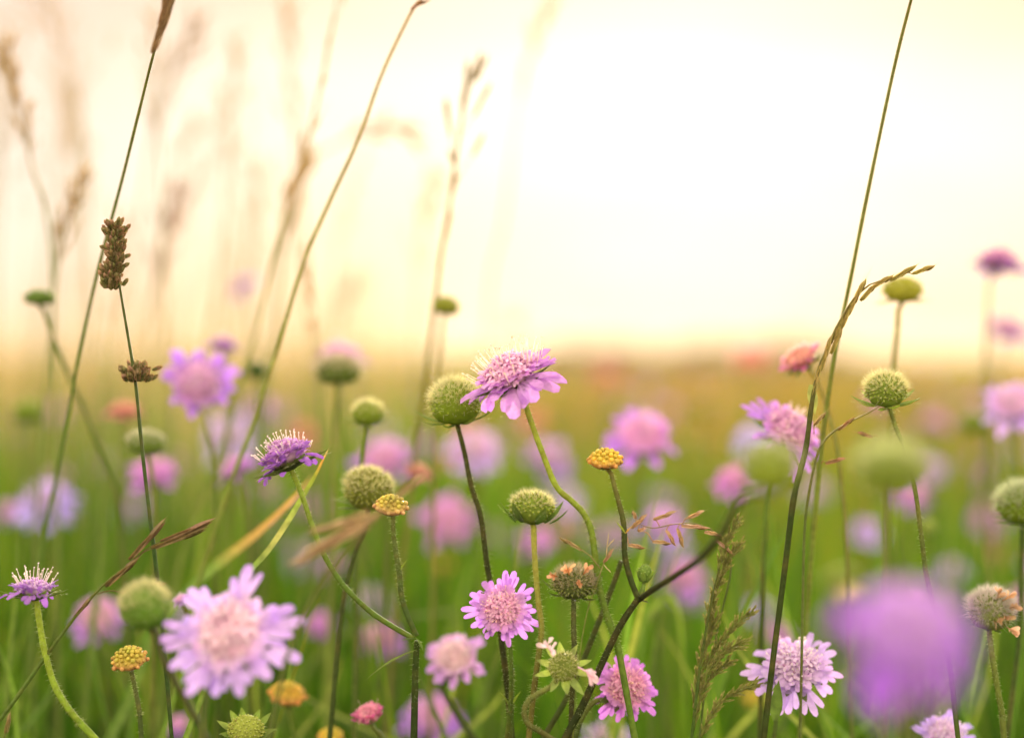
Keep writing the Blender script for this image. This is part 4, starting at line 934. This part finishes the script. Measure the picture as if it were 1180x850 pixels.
plant(SH, 'smooth looking green knob seed head, blurred, up against the large lilac flower', 'seed head', seed_data(245, col=(0.16, 0.33, 0.03), col2=(0.10, 0.22, 0.02), hairs=8, hair_len=0.24, n=120, flat=1.12, cal=dict(n=7, L=0.6, el=0, W=0.2, base_r=0.3)),
      (168, 702), 0.62, (-0.1, 0.97, 0.2), 33, [(180, 728), (185, 750), (196, 775), (210, 800), (226, 828), (244, 860)], 246, off=0.65, group=G_SH, r=(0.0010, 0.0013), cols=((0.09, 0.10, 0.03), (0.07, 0.09, 0.025)))
plant(SH, 'yellow green bud ringed by pointed star bracts at the bottom edge', 'seed head', seed_data(250, col=(0.40, 0.46, 0.09), col2=(0.28, 0.34, 0.05), hairs=1, hair_len=0.15, n=80, flat=0.6, cal=dict(n=11, L=0.95, el=0.45, W=0.42, base_r=0.5, curl=-0.2, col=(0.2, 0.3, 0.06))),
      (283, 838), 0.690, (0.02, 0.75, 0.66), 25, [(283, 855)], 251, off=0.5, group=G_SH)
plant(SH, 'green seed head with white fuzz cut by the right edge', 'seed head', seed_data(255, col=(0.24, 0.40, 0.04), hairs=12, hair_len=0.3, n=120, hair_col=(0.75, 0.8, 0.6)),
      (1176, 582), 0.75, (-0.15, 0.96, 0.2), 32, [(1178, 606), (1177, 660), (1174, 740), (1160, 852)], 256, off=0.6, group=G_SH, cols=(GREEN_D, GREEN_D))
plant(SH, 'large blurred lime green seed head low in front of the bristly one', 'seed head', seed_data(260, col=(0.32, 0.42, 0.05), col2=(0.22, 0.31, 0.03), hairs=8, n=90, flat=0.8, hair_len=0.45, hair_col=(0.75, 0.8, 0.5)),
      (1027, 540), 0.475, (0.0, 0.98, 0.1), 42, [(1027, 572), (1030, 640), (1036, 760), (1042, 850)], 261, off=0.55, group=G_SH, r=(0.0007, 0.0010), cols=((0.18, 0.22, 0.05), (0.12, 0.16, 0.03)))
plant(SH, 'green flat seed head standing alone near the left edge above the meadow', 'seed head', seed_data(265, col=(0.13, 0.27, 0.03), col2=(0.08, 0.16, 0.02), hairs=2, n=80, flat=0.6, hair_len=0.2),
      (46, 343), 0.84, (0.05, 0.99, 0), 21, [(50, 356), (60, 385), (74, 420), (92, 460), (112, 510), (140, 600), (150, 850)], 266, off=0.4, group=G_SH, cols=((0.14, 0.18, 0.04), (0.1, 0.14, 0.03)))
plant(SH, 'green knob seed head on a faint stem below the olive ear', 'seed head', seed_data(270, col=(0.36, 0.40, 0.03), col2=(0.24, 0.27, 0.02), hairs=2, n=80, flat=0.8, hair_len=0.2),
      (514, 353), 0.86, (0.1, 0.98, 0.1), 19, [(511, 368), (507, 410), (503, 470), (500, 560), (496, 850)], 271, off=0.5, group=G_SH, r=(0.0008, 0.0010), cols=((0.26, 0.24, 0.06), (0.2, 0.2, 0.05)))
plant(SH, 'green seed head with white fuzzy cap beside the stem of the brown clusters', 'seed head', seed_data(275, col=(0.20, 0.34, 0.03), col2=(0.12, 0.20, 0.02), hairs=9, n=80, flat=0.7, hair_len=0.25, hair_col=(0.8, 0.8, 0.65)),
      (169, 511), 0.80, (0.02, 0.98, 0.15), 25, [(172, 526), (176, 560), (178, 620), (176, 850)], 276, off=0.45, group=G_SH, cols=((0.2, 0.22, 0.06), (0.12, 0.16, 0.03)))
plant(SH, 'green dome seed head topped by a blurred purple flower behind it', 'seed head', seed_data(280, col=(0.16, 0.24, 0.03), col2=(0.10, 0.16, 0.02), hairs=9, n=90, flat=0.75, hair_len=0.36, hair_col=(0.8, 0.76, 0.6)),
      (390, 428), 0.86, (0, 0.99, 0.1), 29, [(389, 446), (386, 500), (384, 580), (382, 850)], 281, off=0.5, group=G_SH, cols=((0.26, 0.26, 0.08), (0.14, 0.18, 0.04)))
plant(SH, 'small dark green blurred seed head between the purple flower and the straw stalks', 'seed head', seed_data(285, col=(0.06, 0.13, 0.02), col2=(0.04, 0.09, 0.015), hairs=2, n=60, hair_len=0.2),
      (296, 428), 0.95, (0, 0.95, 0.3), 14, [(296, 440)], 286, off=0.5, group=G_SH)
plant(SH, 'blurred bright green seed head in the grass at far left under the flat dark one', 'seed head', seed_data(290, col=(0.16, 0.30, 0.04), hairs=2, n=60, flat=0.8, hair_len=0.2),
      (33, 475), 1.05, (0, 0.98, 0.2), 23, [(33, 490)], 291, off=0.5, group=G_SH)
plant(SH, 'blurred pale green seed head in the meadow under the right edge flower', 'seed head', seed_data(295, col=(0.20, 0.28, 0.05), hairs=2, n=60, hair_len=0.2),
      (1122, 490), 1.1, (0, 0.98, 0.2), 18, [(1122, 505)], 296, off=0.5, group=G_SH)
plant(SH, 'tiny round green bud seen between the two right hand stems above the large purple flower', 'seed head', seed_data(297, col=(0.34, 0.42, 0.10), col2=(0.26, 0.34, 0.06), hairs=1, n=50, hair_len=0.15),
      (1070, 608), 0.95, (0, 0.98, 0.2), 11, [(1070, 622)], 298, off=0.5, group=G_SH)

tB = multi('dark forked stem bearing a yellow bud button and a large blurred green seed head', 'seed head', G_SH,
      [(735, 690), (714, 722), (690, 772), (670, 815), (648, 856)], 0.690, 300, 0.00130, ((0.034, 0.042, 0.010), (0.03, 0.045, 0.010)), 'scabious_plant', [
    dict(c=(698, 531), d=0.700, axis=(-0.04, 0.95, 0.30), r=23, off=0.35, label='yellow bud button with an orange rim', meshes=button_data(302, mid=(0.66, 0.50, 0.06), rim=(0.60, 0.28, 0.09), green=(0.5, 0.45, 0.07)), names=dict(seed_head='bud_button'), d1=0.69,
         px=[(704, 544), (708, 560), (714, 582), (719, 606), (720, 640), (727, 668), (735, 688)], cols=((0.18, 0.18, 0.04), (0.04, 0.06, 0.012)), hairs=160, sr=0.0009),
    dict(c=(888, 543), d=0.50, axis=(0.06, 0.97, 0.2), r=37, off=0.55, label='large blurred lime green seed head', meshes=seed_data(304, col=(0.38, 0.48, 0.05), col2=(0.28, 0.37, 0.03), hairs=9, n=90, hair_len=0.32, hair_col=(0.7, 0.74, 0.5)), d1=0.69,
         px=[(880, 566), (866, 568), (852, 576), (842, 594), (830, 616), (808, 642), (780, 662), (754, 678), (737, 690)], cols=((0.08, 0.10, 0.02), (0.04, 0.05, 0.012)), hairs=80, sr=0.0012),
    dict(c=(743, 662), d=0.694, axis=(0.12, 0.97, 0.1), r=10, off=0.9, label='small closed green bud in the fork', meshes=seed_data(306, col=(0.2, 0.32, 0.06), col2=(0.14, 0.24, 0.04), hairs=1, n=30, flat=1.6, hair_len=0.2, cal=dict(n=6, L=1.7, el=1.2, W=0.7, base_r=0.45, curl=0.1, col=(0.2, 0.33, 0.06))), d1=0.69,
         px=[(742, 674), (739, 684), (736, 691)], cols=((0.16, 0.26, 0.05), (0.1, 0.16, 0.03)), hairs=0, sr=0.0007)])
for q, (x, y, dx, dz, L) in enumerate([(720, 614, -0.5, 1, 0.0065), (721, 614, 0.45, 0.8, 0.004), (735, 690, 0.9, -0.1, 0.005), (735, 692, -0.4, 0.9, 0.004)]):
    leaf_part(tB, P(x, y, 0.686), Vector((dx, -0.2, dz)), L, 0.0026, 0.3, [(0.26, 0.34, 0.06), (0.5, 0.28, 0.1), (0.06, 0.08, 0.02), (0.06, 0.08, 0.02)][q], 310 + q)
def bare_stem(label, px, d, r, c, seed, leaves=()):
    pts = path(px, d, True); t = thing('scabious_plant', label, 'plant stem', pts[-1])
    stem_part(t, pts, r * 0.9, r, c[0], c[1], seed, 120)
    for q, (x, y, dx, dz, L) in enumerate(leaves):
        leaf_part(t, P(x, y, d if not isinstance(d, tuple) else d[0]), Vector((dx, -0.2, dz)), L, 0.0024, 0.4, (0.2, 0.28, 0.05), seed + q)
    return t
bare_stem('dark broken stem end sloping behind the curved green stem near the withered seed head', [(716, 646), (710, 664), (698, 696), (686, 726), (674, 756), (660, 790)], 0.72, 0.0012, ((0.06, 0.075, 0.02), (0.06, 0.09, 0.02)), 320)
bare_stem('pale green stem with a pair of small leaves directly under the pink pompom flower', [(590, 770), (589, 812), (588, 850)], 0.71, 0.0012, ((0.10, 0.17, 0.03), (0.07, 0.11, 0.02)), 325, [(588, 815, -0.35, 1, 0.009), (589, 815, 0.3, 1, 0.009)])
plant(BT, 'yellow and orange bud button below the green knob at lower left', 'flower bud', button_data(330, mid=(0.48, 0.40, 0.06), rim=(0.56, 0.28, 0.12), green=(0.34, 0.42, 0.06)), (149, 759), 0.690, (-0.06, 0.88, 0.45), 23, [(152, 776), (156, 795), (161, 822), (163, 852)], 331, off=0.4, group=G_BT, r=(0.0009, 0.0010), cols=((0.14, 0.17, 0.05), (0.08, 0.12, 0.03)), hairs=260, names=dict(seed_head='bud_button'))
plant(BT, 'orange bud button, soft in the grass under the large lilac flower', 'flower bud', button_data(334, mid=(0.60, 0.42, 0.06), rim=(0.64, 0.26, 0.10)), (331, 800), 0.775, (0.15, 0.93, 0.3), 24, [(334, 818), (340, 850)], 335, off=0.4, group=G_BT, names=dict(seed_head='bud_button'))
plant(BT, 'orange bud button only just showing above the bottom edge', 'flower bud', button_data(338), (381, 848), 0.775, (0, 0.93, 0.3), 17, [(382, 860)], 339, off=0.4, group=G_BT, names=dict(seed_head='bud_button'))
plant(BT, 'yellow blurred bud button peeking out under the pale ragged lilac flower', 'flower bud', button_data(342, rim=(0.66, 0.5, 0.08)), (872, 803), 0.95, (0, 0.9, 0.4), 18, [(872, 815)], 343, off=0.4, group=G_BT, names=dict(seed_head='bud_button'))
plant(BT, 'cream yellow blurred bud in the grass at the edge of the very large purple flower', 'flower bud', button_data(346, mid=(0.72, 0.64, 0.28), rim=(0.7, 0.62, 0.35), green=(0.6, 0.6, 0.25)), (980, 686), 1.15, (0, 0.9, 0.4), 17, [(980, 700)], 347, off=0.4, group=G_BT, names=dict(seed_head='bud_button'))
plant(BT, 'small orange yellow blurred bud in the grass between pompom flower and crowned seed head', 'flower bud', button_data(350), (510, 650), 1.35, (0, 0.9, 0.4), 12, [(510, 660)], 351, off=0.4, group=G_BT, names=dict(seed_head='bud_button'))

# ---- blurred flowers further off: a few shared heads, tinted one by one
PROTO = [flower_data(500, LILAC, el=0.0, curl=0.4, stam=24, inner_n=50), flower_data(501, dict(LILAC, outer=(0.46, 0.19, 0.70), inner=(0.76, 0.40, 0.64)), el=0.1, curl=0.5, stam=24, inner_n=50, dome=0.36),
         flower_data(502, PALE, el=0.05, curl=0.4, stam=24, inner_n=50), flower_data(503, dict(PINK, outer=(0.52, 0.20, 0.70), outer0=(0.64, 0.32, 0.70), inner=(0.74, 0.40, 0.72), tip=(0.86, 0.62, 0.82)), el=0.1, curl=0.5, stam=20, inner_n=50, dome=0.36), flower_data(504, SALMON, el=0.3, curl=0.8, stam=10, inner_n=50)]
FAR = [
    # label, (x, y), depth, axis, radius px, head, stem pixels
    ('big soft lilac pink flower standing between the yellow button and the slanting purple one', (740, 503), 0.93, (0.0, 0.72, 0.7), 53, 0, None),
    ('round blurred violet pink flower facing us, beside the dense brown seed clusters', (228, 441), 0.86, (0.08, 0.25, 0.96), 50, 0, [(240, 500), (248, 560), (250, 850)]),
    ('pale blurred lilac flower in the meadow under the tilted pink one', (548, 516), 1.15, (0, 0.75, 0.65), 40, 2, None),
    ('blurred mauve flower on the far side of the curved pale stem', (632, 526), 1.2, (0.3, 0.75, 0.6), 37, 0, None),
    ('blurred bright pink flower above the pompom one, next to the fuzzy stem', (515, 600), 1.15, (0.1, 0.6, 0.8), 43, 3, None),
    ('broad blurred purple flower behind the small seed head with spreading bracts', (442, 530), 1.05, (-0.1, 0.8, 0.6), 46, 0, None),
    ('small salmon flower past its best, at the end of the blurred purple one', (482, 543), 0.86, (0.3, 0.9, 0.25), 22, 4, [(468, 556), (455, 580), (445, 640), (440, 850)]),
    ('blurred lilac flower low in the grass between large lilac and pale pink round flowers', (437, 735), 1.02, (0, 0.7, 0.7), 33, 0, None),
    ('blurred lilac flower behind the green knob and slim spikelets', (113, 710), 0.94, (0.05, 0.6, 0.8), 40, 0, None),
    ('faded white lilac blurred flower at far left above the small violet one', (52, 577), 1.08, (0, 0.7, 0.7), 41, 2, None),
    ('blurred pink lilac flower right below the white capped seed head', (177, 545), 1.0, (0, 0.85, 0.5), 37, 3, None),
    ('pink side view flower just behind the violet one', (272, 540), 0.88, (-0.45, 0.80, 0.35), 31, 3, [(282, 560), (286, 620), (284, 850)]),
    ('ghostly pale pink flower under the round violet pink one', (264, 502), 1.25, (0, 0.6, 0.8), 39, 2, None),
    ('flat purple flower seen from the side above the round violet pink one', (258, 398), 0.95, (0.1, 0.99, -0.1), 24, 1, [(259, 410), (262, 480), (264, 850)]),
    ('lone mauve flower hanging sideways high against the pale sky', (279, 331), 1.25, (-0.6, 0.7, 0.3), 23, 1, [(288, 350), (292, 420), (294, 600)]),
    ('flat salmon pink flower seen from the side near the brown seed cluster stem', (143, 474), 0.95, (0.05, 0.98, 0.15), 30, 4, None),
    ('purple crescent of petals rising behind a green dome seed head', (391, 411), 0.98, (0, 0.95, 0.25), 38, 1, None),
    ('blurred violet flower at the bottom edge under the pale pink round one', (498, 823), 0.95, (0, 0.7, 0.7), 43, 0, None),
    ('small blurred violet flower at the bottom edge below the large lilac one', (206, 834), 0.92, (0, 0.8, 0.6), 19, 0, None),
    ('purple flower seen edge on near the right edge above the meadow line', (1150, 303), 0.98, (0.15, 0.98, 0.0), 44, 1, [(1141, 318), (1138, 360), (1136, 450), (1134, 850)]),
    ('very soft purple smudge of a flower under the edge on one at the right', (1160, 378), 1.2, (0.1, 0.9, 0.4), 36, 0, None),
    ('pale lilac blurred flower cut by the right edge', (1168, 466), 0.92, (-0.25, 0.72, 0.6), 46, 2, None),
    ('pale blurred lilac flower peeping from behind the slanting purple one', (868, 506), 1.15, (0, 0.75, 0.6), 28, 2, None),
    ('purple blurred flower by the bend of the dark forked stem', (848, 553), 1.0, (-0.2, 0.8, 0.5), 32, 3, None),
    ('distant salmon pink dot at the meadow line beyond the tilted pink flower', (702, 432), 2.0, (0, 0.8, 0.6), 21, 4, None),
    ('distant pale peach flower on the meadow line before the rosy half hidden one', (866, 408), 1.7, (0, 0.8, 0.6), 26, 4, None),
    ('blurred pale pink flower behind the crowned green seed head', (617, 624), 1.2, (0, 0.7, 0.7), 27, 3, None),
    ('small blurred pink flower low in the grass beyond the large lilac flower', (370, 719), 1.05, (0, 0.7, 0.7), 23, 3, None),
    ('small pale pink ball flower in the grass by the dark stem of the arching ear', (876, 703), 1.3, (0, 0.7, 0.7), 19, 2, None),
    ('blurred lilac flower behind the pale grain sprig', (765, 603), 1.12, (0, 0.75, 0.65), 34, 0, None),
    ('lilac flower cut by the bottom edge below the magenta one', (700, 850), 0.86, (0, 0.75, 0.65), 34, 2, None),
    ('faint pink flower ghost in the sky over the tilted pink flower', (592, 372), 2.1, (0, 0.8, 0.6), 17, 4, None),
    ('pale pink blurred flower under the round blurred green seed head', (1000, 612), 1.3, (0, 0.75, 0.65), 22, 2, None),
    ('blurred mauve flower behind the large blurred lime seed head', (1050, 570), 1.15, (0, 0.8, 0.6), 30, 0, None),
    ('faint rose flower in the meadow behind the bristly seed head', (1008, 462), 1.45, (0, 0.8, 0.6), 17, 3, None),
    ('soft pale mauve flower in the grass under the forked plant', (350, 640), 1.4, (0, 0.7, 0.7), 27, 2, None),
    ('dim pink flower in the grass between cream bud and feathery panicle', (800, 690), 1.6, (0, 0.7, 0.7), 15, 3, None),
    ('washed out mauve flower under the mauve one, behind the grass sprig', (650, 575), 1.5, (0, 0.7, 0.7), 24, 2, None),
    ('small mauve flower at the left edge in the grass', (8, 590), 1.2, (0, 0.8, 0.6), 22, 0, None),
    ('small pale violet flower in the grass by the curved stem of the large knob', (208, 690), 0.74, (-0.3, 0.8, 0.4), 13, 2, None),
    ('pale violet blurred flower in the grass beyond the fuzzy seed head with withered petals', (1098, 655), 1.3, (0, 0.8, 0.6), 20, 2, None),
    ('soft purple flower just behind the pink side view one', (300, 470), 1.35, (0, 0.8, 0.6), 26, 0, None),
]
for q, (lab, c, d, ax, r, pi, stem) in enumerate(FAR):
    rng = random.Random(900 + q)
    plant(FL, lab, 'flower', PROTO[pi], c, d, ax, r, stem or [(c[0], c[1])], 900 + q, group=G_FL, color=tuple(rng.uniform(0.9, 1.08) for _ in range(3)),
          r=(0.0009, 0.0012), cols=((0.20, 0.22, 0.06), (0.10, 0.14, 0.03)), k=4)
SEEDP = [seed_data(700, col=(0.28, 0.40, 0.04), hairs=3, n=50), seed_data(701, col=(0.40, 0.42, 0.06), hairs=3, n=50, flat=0.8)]
rng = random.Random(78)
for q in range(30):
    d = rng.uniform(1.25, 3.4); x = rng.uniform(-0.33, 0.33) * d; z = rng.uniform(0.27, 0.45)
    pos = Vector((x, d, z)); g = Vector((x + rng.uniform(-0.03, 0.03), d, 0))
    t = thing(SH, 'soft green dot of a seed head far out in the meadow grass', 'seed head', g, 'far seed heads out in the meadow')
    stem_part(t, smooth([pos, pos - Z * 0.03, (pos + g) / 2, g], 4), 0.001, 0.0014, (0.24, 0.3, 0.06), (0.12, 0.18, 0.03), 1200 + q, sides=5)
    put_head(t, SEEDP[q % 2], pos, (rng.uniform(-0.2, 0.2), 1, 0.2), rng.uniform(0.009, 0.013), rng.uniform(0, 6), None)
# many more, small and soft out in the meadow
rng = random.Random(77)
for q in range(96):
    d = rng.uniform(1.15, 1.9) if q % 3 == 0 else rng.uniform(1.5, 5.2); x = rng.uniform(-0.33, 0.33) * d; z = rng.uniform(0.30, 0.44)
    pos = Vector((x, d, z)); ax = (rng.uniform(-0.3, 0.3), rng.uniform(0.6, 1), rng.uniform(0.2, 0.8))
    g = Vector((x + rng.uniform(-0.03, 0.03), d, 0)); aw = axis_w(ax)
    t = thing(FL, 'soft pinkish dot of a flower far out in the meadow grass', 'flower', g, 'far scabious flowers out in the meadow')
    stem_part(t, smooth([pos, pos - aw * 0.02, (pos + g) / 2, g], 4), 0.001, 0.0014, (0.2, 0.2, 0.06), (0.12, 0.15, 0.03), 1000 + q, sides=5)
    put_head(t, PROTO[rng.randrange(5)], pos, ax, rng.uniform(0.014, 0.020), rng.uniform(0, 6), tuple(rng.uniform(0.9, 1.05) for _ in range(3)))
